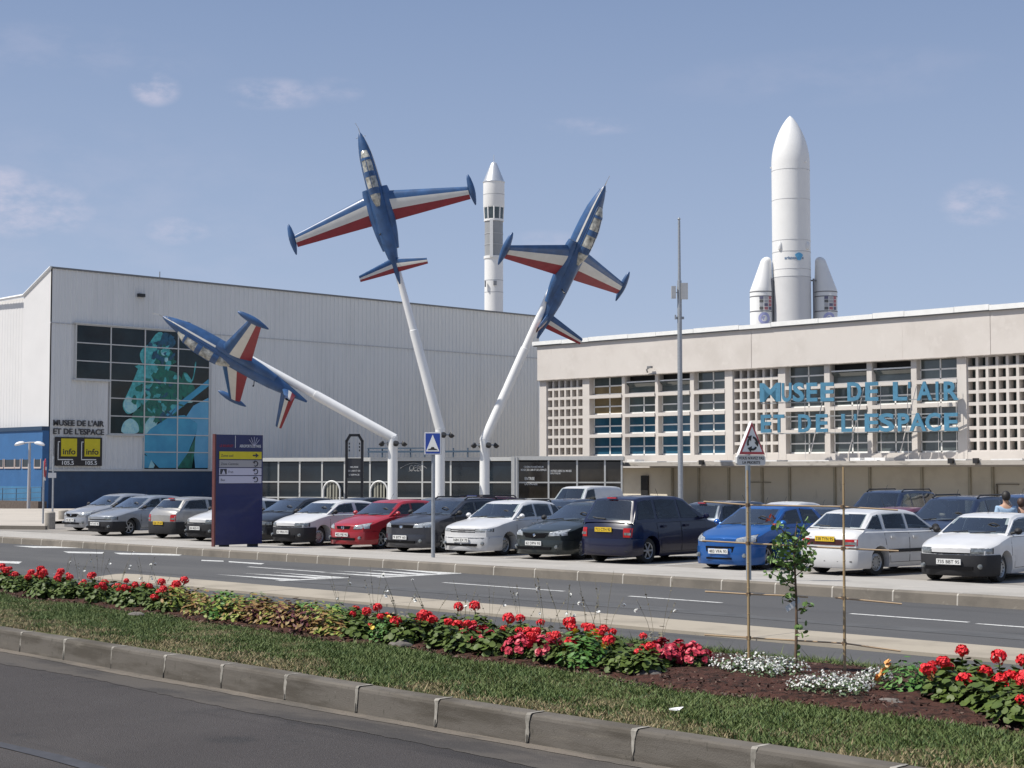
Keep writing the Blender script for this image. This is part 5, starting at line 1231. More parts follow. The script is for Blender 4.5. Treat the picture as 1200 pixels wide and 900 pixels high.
    for sg_ in (-1, 1):
        b = MB(); yo, yi = hw * .9, hw * (.66 if tail == 'block' else .55)
        z0_, z1_ = (tz - .36, tz - .14) if tail == 'block' else (tz - .30, tz - .16)
        if tail == 'tall': z0_, z1_, yi = .62, 1.05, hw * .74
        q = [(sg_ * yi, z0_), (sg_ * yo, z0_), (sg_ * yo, z1_), (sg_ * yi, z1_)]
        if sg_ > 0: q = [q[1], q[0], q[3], q[2]]
        patch(b, hull, q, 'R', .012, 4, 3); tl_ = b.build('tail_light', TAILL, e)
        b = MB(); zm = z0_ + (z1_ - z0_) * .38
        q = [(sg_ * yi * 1.04, zm - .03), (sg_ * yo * .98, zm - .03), (sg_ * yo * .98, zm + .03), (sg_ * yi * 1.04, zm + .03)]
        if sg_ > 0: q = [q[1], q[0], q[3], q[2]]
        patch(b, hull, q, 'R', .015, 3, 1, False).build('reversing_lamp', HEADL, tl_)
    if rear:
        b = MB(); patch(b, hull, [(hw * .78, .30), (-hw * .78, .30), (-hw * .78, .32), (hw * .78, .32)], 'R', .03, 4, 1); b.build('bumper_slot', BLACK, rbm)
        b = MB(); x_ = -L / 2 + (L - re_) * .55; xw = -L / 2 + (L - rs) + .02; b.tube([(xw - .05, 0, rb_ + .03), (xw - .03, .25, rb_ + .04), (xw - .01, .42, rb_ + .06)], .012, 5); b.build('rear_wiper', BLACK, e)
        if tail == 'wide':
            b = MB(); patch(b, hull, [(hw * .54, tz - .29), (-hw * .54, tz - .29), (-hw * .54, tz - .17), (hw * .54, tz - .17)], 'R', .010, 6, 2); b.build('garnish', mat('dark_red_garnish', (.05, .012, .012), .3), e)
        if tail == 'tall' or tail == 'block':
            b = MB(); x_ = L / 2 - re_ - .04; b.box((x_ - .03, -.14, H - .055), (x_ + .03, .14, H - .025)); b.build('brake_light', TAILL, e)
    # mirrors, wipers, aerial
    for sg_ in (-1, 1):
        xm = L / 2 - cs - .30; b = MB(); y = gw(cz, cz)
        b.lathe([(0, -.05), (.075, -.035), (.09, .0), (.06, .05), (0, .075)], (xm, sg_ * (y + .13), cz + .08), (1, 0, 0), 10)
        b.v = [(vx, vy if True else 0, (vz - cz - .08) * .8 + cz + .08) for vx, vy, vz in b.v]
        b.tube([(xm, sg_ * (y - .02), cz + .03), (xm, sg_ * (y + .1), cz + .06)], .03, 6); b.build('wing_mirror', paint if sp.get('pm') else CPL, e)
    b = MB(); xw = L / 2 - cs + .02
    for yy in (-.35, .25): b.tube([(xw + .02 - .1 * (yy / hw) ** 2, yy - .25, cz + .03), (xw - .02, yy, cz + .05), (xw - .06, yy + .28, cz + .075)], .011, 5)
    b.build('wiper', BLACK, e)
    b = MB(); xa = L / 2 - ws - .25; b.tube([(xa, 0, H), (xa - .12, 0, H + .18)], .006, 4); b.build('aerial', BLACK, e)
    if rails:
        for sg_ in (-1, 1):
            b = MB(); y = gw(H - .05, cz) * .9; b.tube([(L / 2 - ws - .15, sg_ * y, H - .04), (L / 2 - ws - .3, sg_ * y, H + .035), (L / 2 - re_ + .3, sg_ * y, H + .035), (L / 2 - re_ + .15, sg_ * y, H - .04)], .022, 6); b.build('roof_rail', BLACK, e)
    # wheels
    for w_ in (wf, wr):
        for sg_ in (-1, 1):
            x = L / 2 - w_; y = sg_ * (hw - .02); b = MB(); ax = (0, sg_, 0)
            b.lathe([(r * .66, -.19), (r * .93, -.19), (r, -.16), (r, -.03), (r * .95, -.005), (r * .66, .0), (r * .64, -.02)], (x, y - sg_ * .035, r), ax, 26); tyre = b.build('wheel', RUBBER, e)
            b = MB(); rr = r * .655; o = (x, y - sg_ * .035, r)
            if spoke:
                b.slot(0).lathe([(rr, -.01), (rr * .9, -.02), (rr * .88, -.06)], o, ax, 26); b.lathe([(rr * .28, -.03), (rr * .24, -.012), (0, -.008)], o, ax, 14)
                for k in range(6):
                    a = 2 * math.pi * k / 6; ca, sa = math.cos(a), math.sin(a); d_ = np.array([ca, 0, sa]); t_ = np.array([-sa, 0, ca])
                    b.obox(np.array(o) + d_ * rr * .2 - t_ * rr * .11 - np.array([0, sg_ * .03, 0]), d_ * rr * .72, t_ * rr * .22, (0, sg_ * .016, 0))
                b.slot(1).lathe([(rr * .9, -.07), (0, -.07)], o, ax, 20)
            else:
                b.slot(0).lathe([(rr, -.005), (rr * .93, -.02), (rr * .7, .002), (rr * .5, -.012), (rr * .2, -.006), (0, .0)], o, ax, 24)
                b.slot(1)
                for k in range(10):
                    a = 2 * math.pi * k / 10; b.lathe([(.0, .004), (.018, .002), (.02, 0)], (x + rr * .62 * math.cos(a), y - sg_ * .037, r + rr * .62 * math.sin(a)), ax, 6)
            b.build('rim', [RIMM, UNDER], tyre)
    b = MB(); b.box((-L / 2 + .25, -hw * .72, .17), (L / 2 - .25, hw * .72, .62)); b.build('underbody', UNDER, e)
    return e
def spec(L, W, H, nose, cowl, ws, roof, rear, win, doors, **k):
    d = dict(L=L, W=W, H=H, nose=nose, cowl=cowl, ws=ws, roof=roof, rear=rear, win=win, doors=doors); d.update(k); return d
S_CLIO = spec(3.71, 1.63, 1.345, .72, (.98, .93), 1.58, 3.16, (3.52, .95), [(1.22, 2.20, 1.66, 2.18), (2.32, 3.20, 2.32, 2.98)], [(1.16, 2.26)], bz=(.22, .56), wf=.72, wr=.58)
S_FIES = spec(3.83, 1.64, 1.39, .70, (1.05, .93), 1.68, 3.2, (3.6, .96), [(1.35, 2.05, 1.78, 2.05), (2.13, 2.72, 2.13, 2.7), (2.80, 3.2, 2.80, 3.02)], [(1.25, 2.09), (2.11, 2.85)], wf=.80, wr=.62, pm=True)
S_MEGA = spec(4.22, 1.77, 1.47, .80, (1.05, 1.0), 1.80, 3.5, (4.0, 1.0), [(1.42, 2.20, 1.92, 2.2), (2.28, 3.0, 2.28, 2.98), (3.08, 3.7, 3.08, 3.42)], [(1.3, 2.24), (2.26, 3.15)], wf=.84, wr=.75, r=.315)
S_FIAT = spec(4.30, 1.69, 1.43, .76, (1.15, .95), 1.78, 3.35, (3.85, .98), [(1.45, 2.25, 1.86, 2.25), (2.33, 3.05, 2.33, 2.98), (3.14, 3.55, 3.14, 3.32)], [(1.35, 2.29), (2.31, 3.2)], tailz=.97, wf=.85, wr=.9, pm=True)
S_LAGU = spec(4.50, 1.75, 1.42, .72, (1.22, .94), 1.98, 3.55, (4.15, .98), [(1.58, 2.4, 2.1, 2.4), (2.48, 3.2, 2.48, 3.15), (3.28, 3.75, 3.28, 3.5)], [(1.45, 2.44), (2.46, 3.35)], tailz=.96, wf=.9, wr=.92)
S_SCEN = spec(4.13, 1.72, 1.62, .84, (.88, 1.03), 1.72, 3.75, (4.03, 1.02), [(1.30, 2.05, 1.84, 2.1), (2.13, 3.0, 2.18, 3.0), (3.1, 3.78, 3.1, 3.62)], [(1.1, 2.1), (2.13, 3.08)], wf=.80, wr=.72, r=.31, plz=.82, rbz=(.27, .6), pm=True, tailz=1.0)
S_206 = spec(3.83, 1.65, 1.43, .74, (.98, .96), 1.72, 3.25, (3.66, .97), [(1.35, 2.35, 1.84, 2.32), (2.45, 3.3, 2.45, 3.02)], [(1.22, 2.4)], wf=.78, wr=.62, pm=True, bz=(.2, .52))
S_ZX = spec(4.07, 1.69, 1.40, .76, (1.12, .93), 1.75, 3.35, (3.86, .96), [(1.42, 2.2, 1.84, 2.2), (2.28, 3.0, 2.28, 2.98), (3.1, 3.62, 3.1, 3.3)], [(1.32, 2.24), (2.26, 3.08)], wf=.85, wr=.72, plz=.78, rbz=(.24, .55))
S_SAX = spec(3.75, 1.62, 1.37, .72, (1.0, .93), 1.62, 3.2, (3.56, .96), [(1.25, 2.2, 1.7, 2.2), (2.32, 3.3, 2.32, 3.0)], [(1.18, 2.26)], wf=.75, wr=.62, plz=.52, rbz=(.24, .56))
S_306 = spec(4.0, 1.69, 1.38, .70, (1.1, .92), 1.8, 3.3, (3.75, .95), [(1.4, 2.2, 1.9, 2.2), (2.28, 3.0, 2.28, 2.95), (3.05, 3.4, 3.05, 3.18)], [(1.3, 2.24), (2.26, 3.05)], wf=.82, wr=.7)
S_VAN = spec(4.0, 1.67, 1.83, .86, (.85, 1.06), 1.45, 3.85, (3.97, 1.06), [(1.08, 1.95, 1.5, 1.95)], [(1.0, 2.0)], wf=.78, wr=.68, blind_rear=True, tailz=1.05)
S_SUV = spec(4.6, 1.85, 1.78, .98, (1.2, 1.12), 1.85, 4.2, (4.5, 1.14), [(1.5, 2.3, 1.96, 2.3), (2.38, 3.2, 2.38, 3.2), (3.3, 4.2, 3.3, 4.05)], [(1.4, 2.34), (2.36, 3.25)], wf=.9, wr=.85, r=.36, tailz=1.1)
S_MPV = spec(4.55, 1.83, 1.70, .86, (1.05, 1.08), 1.95, 4.1, (4.45, 1.08), [(1.5, 2.3, 2.06, 2.3), (2.38, 3.3, 2.38, 3.3), (3.4, 4.15, 3.4, 3.98)], [(1.35, 2.34), (2.36, 3.35)], wf=.88, wr=.8, r=.32, tailz=1.05)
S_EST = spec(4.45, 1.72, 1.50, .76, (1.15, .96), 1.8, 4.0, (4.36, .99), [(1.45, 2.2, 1.9, 2.2), (2.28, 3.05, 2.28, 3.05), (3.15, 4.05, 3.15, 3.9)], [(1.35, 2.24), (2.26, 3.1)], wf=.85, wr=.85, plz=.7)
P = dict(white=paint_mat('white', (.58, .58, .58)), white2=paint_mat('ivory_white', (.545, .545, .545)), red=paint_mat('red', (.33, .018, .026)), gun=paint_mat('gunmetal', (.048, .050, .060), .35), green=paint_mat('dark_green_grey', (.030, .038, .038), .3),
         navy=paint_mat('navy', (.004, .005, .026)), blue=paint_mat('bright_blue', (.014, .10, .34), .3), silver=paint_mat('silver', (.36, .37, .39), .45), silver2=paint_mat('cool_silver', (.31, .33, .36), .45), beige=paint_mat('champagne_silver', (.35, .34, .325), .35),
         black=paint_mat('black', (.012, .013, .016)), slate=paint_mat('slate_blue', (.05, .065, .095), .25), dred=paint_mat('dark_red', (.10, .008, .014)), dblue=paint_mat('deep_blue', (.012, .02, .05)), mid=paint_mat('mid_blue', (.03, .055, .13)), grey=paint_mat('mid_grey', (.14, .145, .15), .3))
def park(px, yfront, z=None): 
    p = onY(px, 554, yfront); return p[0], p[1], (park_z(yfront + 1.5) if z is None else z)
def parked(px, yf, heading, sp, *a, **k):
    """px: photo column of the middle of the bumper nearest the road; heading 270 = nose to the road"""
    x, y, z = park(px, yf); L = sp['L'] / 2; k.setdefault('rear', heading < 180)
    d = np.array([math.cos(R_(heading)), math.sin(R_(heading))]) * (1 if heading > 180 else -1)
    return a, (x - d[0] * L, y - d[1] * L, z), R_(heading), sp, k
def C(name, label, px, yf, hd, sp, pt, **k):
    a, l, h_, sp, k = parked(px, yf, hd, sp, **k); cat = k.pop('cat', 'car'); return car(name, label, cat, l, h_, sp, P[pt], **k)
H0 = 274
C('parked_car', 'silver low-nosed saloon at the far left end of the front row, beside the bollards', 84, 30.6, H0, S_306, 'silver', plate='481 BKT 77', lamp='slant', grille='vee')
C('parked_car', 'cool silver hatchback with squarish headlights, second from the left end and half covering the first', 113, 28.9, H0, S_306, 'silver2', plate='917 AVC 95', grille='slot', bump=CPL)
C('parked_car', 'champagne silver three-door hatchback showing its tail, left of the blue direction board', 187, 29.2, 94, S_SAX, 'beige', plate='226 CFS 60', bump=CPL)
C('parked_car', 'white small hatchback half hidden behind the left edge of the blue direction board', 230, 28.9, H0, S_CLIO, 'white2', bump=CPL, plate='304 MZB 93', spoke=False)
C('parked_car', 'black hatchback peeping out right of the blue direction board', 290, 29.3, H0, S_306, 'black', plate='655 QLD 78')
C('parked_car', 'white small hatchback with grey bumper between the blue direction board and the red car', 333, 28.9, H0, S_CLIO, 'white', bump=CPL, plate='57 PRN 93', spoke=False, lamp='rect')
C('parked_car', 'bright red hatchback with oval grille', 402, 28.9, H0, S_FIES, 'red', grille='oval', lamp='slant', plate='402 PJE 95')
C('parked_car', 'dark grey estate-like hatchback with roof rails behind the blue hump sign post', 470, 28.8, H0, S_MEGA, 'gun', grille='wide', lamp='slant', rails=True, plate='9 BTF 60')
C('parked_car', 'white boxy saloon with thin headlights and dark side strip, right of the hump sign post', 541, 28.8, H0 + 4, S_FIAT, 'white', grille='bars', lamp='slim', strip=.5, plate='1684 ZX 75', spoke=False)
C('parked_car', 'dark green-grey saloon with low sloping nose next to the navy people carrier', 626, 28.8, H0, S_LAGU, 'green', grille='vee', lamp='slant', plate='62 DPN 95', spoke=False)
C('parked_car', 'navy blue tall people carrier showing its tail and yellow plate', 707, 28.85, 92, S_SCEN, 'navy', tail='block', plate='713 CTH 92')
C('parked_car', 'bright blue small hatchback with round badge behind the triangular road sign', 842, 28.8, H0, S_206, 'blue', lamp='slant', grille='lion', plate='483 VFA 93')
C('parked_car', 'white five-door hatchback showing its tail behind the young staked tree', 966, 28.9, 84, S_ZX, 'white2', strip=.52, tail='wide', plate='338 TYN 95', spoke=False)
C('parked_car', 'white small hatchback with grey bumper at the right end of the front row', 1111, 28.7, H0, S_CLIO, 'white', bump=CPL, plate='735 BBT 95', spoke=False)
G2 = dict(group='cars in the second row', fine=True)
C('parked_car', 'dark grey hatchback roof showing behind the white hatchback by the direction board', 372, 37.2, H0, S_306, 'black', plate='821 CXA 93', **G2)
C('parked_car', 'pale silver-grey car with a light roof behind the red hatchback', 462, 37.6, H0, S_LAGU, 'grey', plate='54 AMH 95', **G2)
C('parked_car', 'very dark red car with roof bars behind the dark grey estate-like hatchback', 505, 36.8, H0, S_EST, 'dred', rails=True, plate='190 DGE 75', **G2)
C('parked_car', 'black low car with roof rails behind the white boxy saloon', 562, 37.4, H0, S_306, 'black', rails=True, plate='77 HTR 60', **G2)
C('parked_car', 'dark blue-grey saloon behind the gap left of the dark green-grey saloon', 612, 38.6, H0, S_LAGU, 'slate', plate='316 EPL 93', **G2)
C('parked_van', 'white panel van with a rounded roof in front of the glazed lobby', 645, 43.5, H0 + 2, S_VAN, 'white', cat='van', bump=CPL, plate='862 FND 95', group='cars in the second row')
C('parked_car', 'slate blue estate car showing its tail right of the navy people carrier', 812, 36.6, 88, S_EST, 'slate', tail='tall', plate='205 KBP 78', **G2)
C('parked_car', 'white car roof far back between the slate estate and the triangular sign', 880, 41.5, 274, S_306, 'white2', plate='69 JQW 93', **G2)
C('parked_car', 'grey-blue saloon with a black aerial just behind the young tree', 920, 37.0, 274, S_306, 'slate', plate='447 GSV 95', **G2)
C('parked_car', 'dark blue off-roader with roof rails standing tallest behind the white five-door hatchback', 1000, 42.5, 274, S_SUV, 'dblue', rails=True, cat='off-roader', plate='358 LMC 60', group='cars in the second row')
C('parked_car', 'dark red hatchback behind the roof of the white five-door hatchback', 1008, 36.6, 274, S_FIES, 'dred', plate='516 RVD 77', **G2)
C('parked_car', 'very dark blue people carrier with bright headlight, left of the person in light blue', 1078, 35.2, 276, S_MPV, 'dblue', lamp='slant', rails=True, plate='673 NXT 95', **G2)
C('parked_car', 'mid-blue people carrier roof behind the person in light blue', 1160, 42.0, 274, S_MPV, 'mid', plate='94 SGF 93', **G2)
C('parked_car', 'slate blue car at the right edge, in front of the second person', 1212, 35.4, 274, S_306, 'slate', plate='248 TKA 75', **G2)
# small sign on a roof
q = at(1009 / 2 + 48.5, 591, 50.5)
o = empty('roof_sign', 'small blue roof sign with a white mark above the very dark red car', 'sign', at(553, 588.5, 47.5), R_(45)); 
MB().box((-.15, -.06, 0), (.15, .06, .2)).build('sign_box', mat('roof_sign_blue', (.03, .05, .25), .4), o)
b = MB(); b.box((-.13, -.066, .155), (.13, -.06, .185)); b.tube([(.06 * math.cos(a), -.07, .05 + .06 * math.sin(a)) for a in np.linspace(0, math.pi, 8)], .02, 5); b.build('white_mark', WL, o)

# ------------------------------------------------------------------ people
def skin_mesh(name, verts, edges, radii, m, parent=None, sub=2):
    me = bpy.data.meshes.new(name); me.from_pydata(verts, edges, []); ob = bpy.data.objects.new(name, me); COL.objects.link(ob)
    md = ob.modifiers.new('s', 'SKIN'); me.skin_vertices[0]
    for i, r in enumerate(radii): me.skin_vertices[0].data[i].radius = (r, r) if np.isscalar(r) else r
    me.skin_vertices[0].data[0].use_root = True
    md.use_smooth_shade = True
    s2 = ob.modifiers.new('u', 'SUBSURF'); s2.levels = sub; s2.render_levels = sub
    dg = bpy.context.evaluated_depsgraph_get(); dg.update(); nm = bpy.data.meshes.new_from_object(ob.evaluated_get(dg))
    bpy.data.objects.remove(ob); nm.name = name; nm.materials.clear(); nm.materials.append(m)
    for p in nm.polygons: p.use_smooth = True
    o = bpy.data.objects.new(name, nm); COL.objects.link(o); o.parent = parent; return o
def person(label, loc, rz, h, shirt, trous, hairm, long_hair=False, wk=1.):
    k = h / 1.76; e = empty('person', label, 'person', loc, rz, None); V = lambda *p: tuple(c * k for c in p)
    v = [V(0, 0, .96), V(0, 0, 1.12), V(0, .01, 1.32), V(0, .01, 1.44), V(0, .0, 1.53), V(0, .015, 1.60), V(0, .02, 1.70)]; ed = [(i, i + 1) for i in range(6)]; r = [.14, .125, .145, .10, .052, .075, .078]
    v += [V(0, -.05, 1.64)]; ed += [(5, 7)]; r += [.03]
    for s in (-1, 1):
        i = len(v); v += [V(s * .17, 0, 1.42), V(s * .23, .02, 1.14), V(s * .22, -.10, .92), V(s * .21, -.14, .84), V(s * .20, -.16, .77)]; r += [.062, .044, .034, .03, .022]; ed += [(3, i), (i, i + 1), (i + 1, i + 2), (i + 2, i + 3), (i + 3, i + 4)]
        i = len(v); v += [V(s * .1, 0, .88), V(s * .11, -.02, .48), V(s * .11, .02, .09), V(s * .12, -.14, .04)]; r += [.10, .062, .043, .035]; ed += [(0, i), (i, i + 1), (i + 1, i + 2), (i + 2, i + 3)]
    r = [x * k for x in r]
    body = skin_mesh('body', v, ed, r, mat('skin', (.42, .25, .17), .6, var=.08, scale=9), e)
    sv = [V(0, 0, .93), V(0, 0, 1.12), V(0, .01, 1.32), V(0, .01, 1.47)]; se = [(0, 1), (1, 2), (2, 3)]; sr = [(.185, .14), (.175, .135), (.215, .155), (.16, .115)]
    for s in (-1, 1):
        i = len(sv); sv += [V(s * .175, 0, 1.42), V(s * .225, .015, 1.20)]; sr += [(.09, .09), (.078, .078)]; se += [(3, i), (i, i + 1)]
    skin_mesh('shirt', sv, se, [(a * k * wk, c * k) for a, c in sr], shirt, e)
    tv = [V(0, 0, .96)]; te = []; tr = [(.17, .14)]
    for s in (-1, 1):
        i = len(tv); tv += [V(s * .1, 0, .86), V(s * .11, -.02, .48), V(s * .11, .02, .10)]; tr += [(.115, .115), (.085, .085), (.07, .07)]; te += [(0, i), (i, i + 1), (i + 1, i + 2)]
    skin_mesh('trousers', tv, te, [(a * k, c * k) for a, c in tr], trous, e)
    b = MB(); b.lathe([(.104 * k * math.cos(a), .125 * k * math.sin(a)) for a in np.linspace(-1.2 if not long_hair else -1.5, 1.5707, 10)], V(0, .035, 1.705 if not long_hair else 1.67), (0, -.28, 1), 16); b.build('hair', hairm, e, fix=True); return e
q = onY(1178, 554, 33.9); q[2] = .06
person('person with short dark hair and a light blue t-shirt, seen from behind among the cars', q, R_(225), 1.71, mat('light_blue_cotton', (.30, .42, .56), .85, var=.08, scale=14), mat('dark_denim', (.03, .04, .07), .9), mat('dark_hair', (.015, .012, .01), .6))
q = onY(1196, 554, 34.2); q[2] = .05
person('person with brown hair at the right edge, mostly hidden by a slate blue car', q, R_(215), 1.60, mat('dark_cotton', (.05, .035, .04), .85), MATS['dark_denim'], mat('brown_hair', (.045, .022, .014), .6), True)
# ------------------------------------------------------------------ planting on the median
def leafmat(name, c1, c2, sc=9): return mat(name, c1, .55, col2=c2, scale=sc, spec=.35)
LGER = leafmat('geranium_leaf', (.040, .068, .010), (.095, .135, .024)); LBED = leafmat('bedding_leaf', (.045, .13, .022), (.10, .21, .045)); LCOL = [leafmat('coleus_lime', (.27, .31, .05), (.16, .20, .04)), leafmat('coleus_bronze', (.19, .085, .035), (.27, .20, .06)), leafmat('coleus_wine', (.07, .012, .022), (.12, .03, .03))]
PRED = mat('petal_red', (.78, .018, .026), .6, col2=(.58, .01, .018), scale=30); PPINK = mat('petal_rose', (.55, .05, .085), .5, col2=(.42, .02, .04), scale=30); PWHT = mat('petal_white', (.72, .72, .68), .6); PYEL = mat('petal_yellow', (.70, .48, .05), .5); PORG = mat('petal_apricot', (.68, .33, .10), .5)
STEM = mat('green_stem', (.07, .13, .03), .7); LGRY = leafmat('grey_green_leaf', (.06, .10, .045), (.12, .17, .08)); WST = mat('wiry_stem', (.19, .17, .11), .8)
def rnd_dir():
    while True:
        v = np.random.RandomState(random.randint(0, 10 ** 9)).normal(size=3); n = np.linalg.norm(v)
        if n > .1: return v / n
def leaf(mb, p, n, size, shape='round', fold=.2):
    n = n / np.linalg.norm(n); u = np.cross(n, rnd_dir()); u /= np.linalg.norm(u) + 1e-9; w = np.cross(n, u)
    if shape == 'round': ring = [(math.cos(a) * (1 + .12 * math.cos(3 * a)), math.sin(a)) for a in np.linspace(0, 2 * math.pi, 8)[:-1]]; cup = fold
    else: ring = [(0, -1.), (.42, -.35), (.38, .35), (0, 1.05), (-.38, .35), (-.42, -.35)]; cup = fold
    vs = [p + (u * a + w * b_) * size * .5 + n * cup * size * .5 * (a * a + .3 * b_ * b_) for a, b_ in ring] + [p - n * .0]
    k = len(ring); mb.add(vs, [(i, (i + 1) % k, k) for i in range(k)])
def foliage(mb, cx, cy, h, rx, ry, n, size, shape='round', slots=1, z0=.02):
    for i in range(n):
        d = rnd_dir(); d[2] = abs(d[2]); rr = random.random() ** .33
        p = np.array([cx + d[0] * rx * rr, cy + d[1] * ry * rr, z0 + d[2] * h * rr * random.uniform(.75, 1.08)])
        nn = d * .6 + np.array([0, 0, .7]) + rnd_dir() * .45
        mb.slot(random.randrange(slots) if slots > 1 else 0); leaf(mb, p, nn, size * random.uniform(.65, 1.25), shape)
def umbel(r, m_petals):
    b = MB()
    for i in range(85):
        d = rnd_dir(); d[2] = d[2] * .8 + .25; d /= np.linalg.norm(d); p = d * r * random.uniform(.8, 1.05); p[2] *= .8
        leaf(b, p, d + rnd_dir() * .35, r * .5, 'round', .25)
    return b
def proto(name, label, cat, group): return empty(name, label, cat, (0, 0, -50), 0, group)
def geranium(seed, red=PRED, heads=5, hgt=.235, leafm=LGER):
    random.seed(seed); e = proto('geranium', 'x', 'flower plant', None)
    b = MB(); foliage(b, 0, 0, hgt, .25, .23, 250, .072)
    for k in range(5): b.tube([(random.uniform(-.05, .05), random.uniform(-.05, .05), -.03), (random.uniform(-.15, .15), random.uniform(-.15, .15), hgt * .7)], .009, 4)
    b.build('foliage', leafm, e)
    for k in range(heads):
        a = random.uniform(0, 6.28); rr = .21 * math.sqrt(random.random()); x, y = rr * math.cos(a), rr * math.sin(a); z = hgt + random.uniform(-.04, .15) - rr * .4
        r = random.uniform(.038, .062); u = umbel(r, red); u.v = [(v[0] + x, v[1] + y, v[2] + z) for v in u.v]; f = u.build('flower_head', red, e)
        s = MB(); s.tube([(x * .5, y * .5, .1), (x, y, z - r * .3)], .006, 4); s.build('stalk', STEM, f)
    return e
def bushy(seed, name, leafm, size, n, h, rx, shape, flower=None, fn=0, fr=.02, slots=1):
    random.seed(seed); e = proto(name, 'x', 'flower plant', None); b = MB(); foliage(b, 0, 0, h, rx, rx * .9, n, size, shape, slots); b.build('foliage', leafm, e)
    if flower:
        for q in range(3):
            b = MB()
            for k in range(fn // 3):
                d = rnd_dir(); d[2] = abs(d[2]) * .8 + .3; d /= np.linalg.norm(d); p = np.array([d[0] * rx, d[1] * rx, d[2] * h + .03]) * random.uniform(.92, 1.05)
                for _ in range(5 if fr < .03 else 9): leaf(b, p + rnd_dir() * fr * .6, d + rnd_dir() * .4, fr * 1.5, 'round', .2)
            b.build('blossoms', flower, e)
    return e
def gaura(seed):
    random.seed(seed); e = proto('gaura', 'x', 'flower plant', None); b = MB(); f = MB(); foliage(b, 0, 0, .32, .16, .16, 60, .08, 'long')
    for k in range(4):
        a = random.uniform(0, 6.28); tip = np.array([math.cos(a) * random.uniform(.1, .28), math.sin(a) * random.uniform(.1, .28), random.uniform(.48, .85)]); mid = tip * .5 + np.array([0, 0, .08])
        b.tube([(0, 0, 0), mid, tip], [.003, .0022, .0016], 4)
        for q in range(5): leaf(b, mid + (tip - mid) * random.random(), rnd_dir(), .03, 'long')
        if random.random() < .75:
            for q in range(random.randint(0, 2)):
                p = tip - np.array([0, 0, random.uniform(.0, .2)])
                for _ in range(5): leaf(f, p + rnd_dir() * .012, rnd_dir(), .035, 'round', .1)
    b.build('stems', [WST], e); f.build('blossom', PWHT, e); return e
PR = {}
PR['ger'] = [geranium(11 + i, PRED, (2, 1, 3, 1, 2)[i]) for i in range(5)]
PR['beg'] = [bushy(31 + i, 'begonia', leafmat('begonia_leaf', (.06, .05, .02), (.09, .13, .03)), .055, 150, .2, .2, 'round', PPINK, 42, .032) for i in range(2)]
PR['col'] = [bushy(41 + i, 'coleus', c, .075, 170, .24, .2, 'long', slots=2) for i, c in enumerate(([LCOL[0], LCOL[1]], [LCOL[1], LCOL[0]], [LCOL[0], LBED], [LCOL[2], LCOL[1]]))]
PR['aly'] = [bushy(51 + i, 'alyssum', LGRY, .035, 190, .13, .19, 'long', PWHT, 75, .0085) for i in range(3)]
PR['bus'] = [bushy(61 + i, 'bedding_bush', LBED, .085, 260, .36, .30, 'long', PYEL, 9, .03) for i in range(2)]
PR['apr'] = [bushy(71, 'marigold', LBED, .07, 220, .30, .25, 'long', PORG, 6, .032)]
PR['gau'] = [gaura(81 + i) for i in range(3)]
TREE = tree_of(None)
_used = {}
random.seed(5)
def plant(kind, x, y, sc, label, group, sink=.0, which=None):
    i = which if which is not None else random.randrange(len(PR[kind])); src = PR[kind][i % len(PR[kind])]; key = (kind, i % len(PR[kind]))
    o = src if key not in _used else copy_tree(src, None, TREE); _used[key] = 1
    o.location = (float(x), float(y), med_z(y) + .03 - sink); o.rotation_euler = (0, 0, random.uniform(0, 6.28)); o.scale = (sc, sc, sc * random.uniform(.9, 1.12))
    o['label'] = label; o['group'] = group; return o
def at_bed(px, py): p = gz(px, py + 3, .33); return p[0], p[1]
def in_bed(px, off):
    y = 12.
    for _ in range(8): p = onY(px, 554, y); y = bed_edges(p[0])[0] + .2 + off
    return p[0], y
def row(kind, px0, px1, n, off, s0, s1, label, group):
    for i in range(n):
        px = px0 + (px1 - px0) * (i + .5 + random.uniform(-.35, .35)) / n; x, y = in_bed(px, off + random.uniform(-.1, .1)); plant(kind, x, y, random.uniform(s0, s1), label, group)
GA, GB, GC = 'geraniums left of the coleus strip', 'geraniums in the middle of the bed', 'geraniums at the right end of the bed'
la, lb_, lc = 'red geranium bush in the left stretch of the bed, before the coleus begins', 'red geranium bush in the middle stretch between the coleus and the white alyssum', 'large red geranium near the right end of the bed, right of the alyssum'
def along(px0, py0, px1, py1, n, jx=6, jy=6):
    for i in range(n):
        t = (i + .5) / n; yield px0 + (px1 - px0) * t + random.uniform(-jx, jx), py0 + (py1 - py0) * t + random.uniform(-jy, jy)
lcol = 'low lime and bronze coleus in the strip between two runs of geraniums'
for off, n in ((.12, 12), (.50, 12), (.90, 10)): row('ger', -25, 212, n, off, .85, 1.1, la, GA)
for off, n in ((.10, 13), (.38, 13), (.66, 12), (.95, 11)): row('col', 195, 402, n, off, .95, 1.3, lcol, 'coleus edging the bed')
for off, n in ((.14, 11), (.52, 11), (.92, 10)): row('ger', 400, 770, n, off, .85, 1.15, lb_, GB)
plant('bus', *at_bed(684, 778), 1.0, 'broad bright green leafy bush standing in front among the middle geraniums', None, which=0)
plant('bus', *at_bed(452, 748), .72, 'leafy green bush with tiny yellow flowers at the start of the middle geraniums', None, which=1)
for px, py in ((775, 779), (798, 776), (813, 779), (640, 772), (610, 768), (560, 758)): plant('beg', *at_bed(px, py), random.uniform(.9, 1.1), 'low rose-red begonia at the front edge of the bed', 'rose begonias')
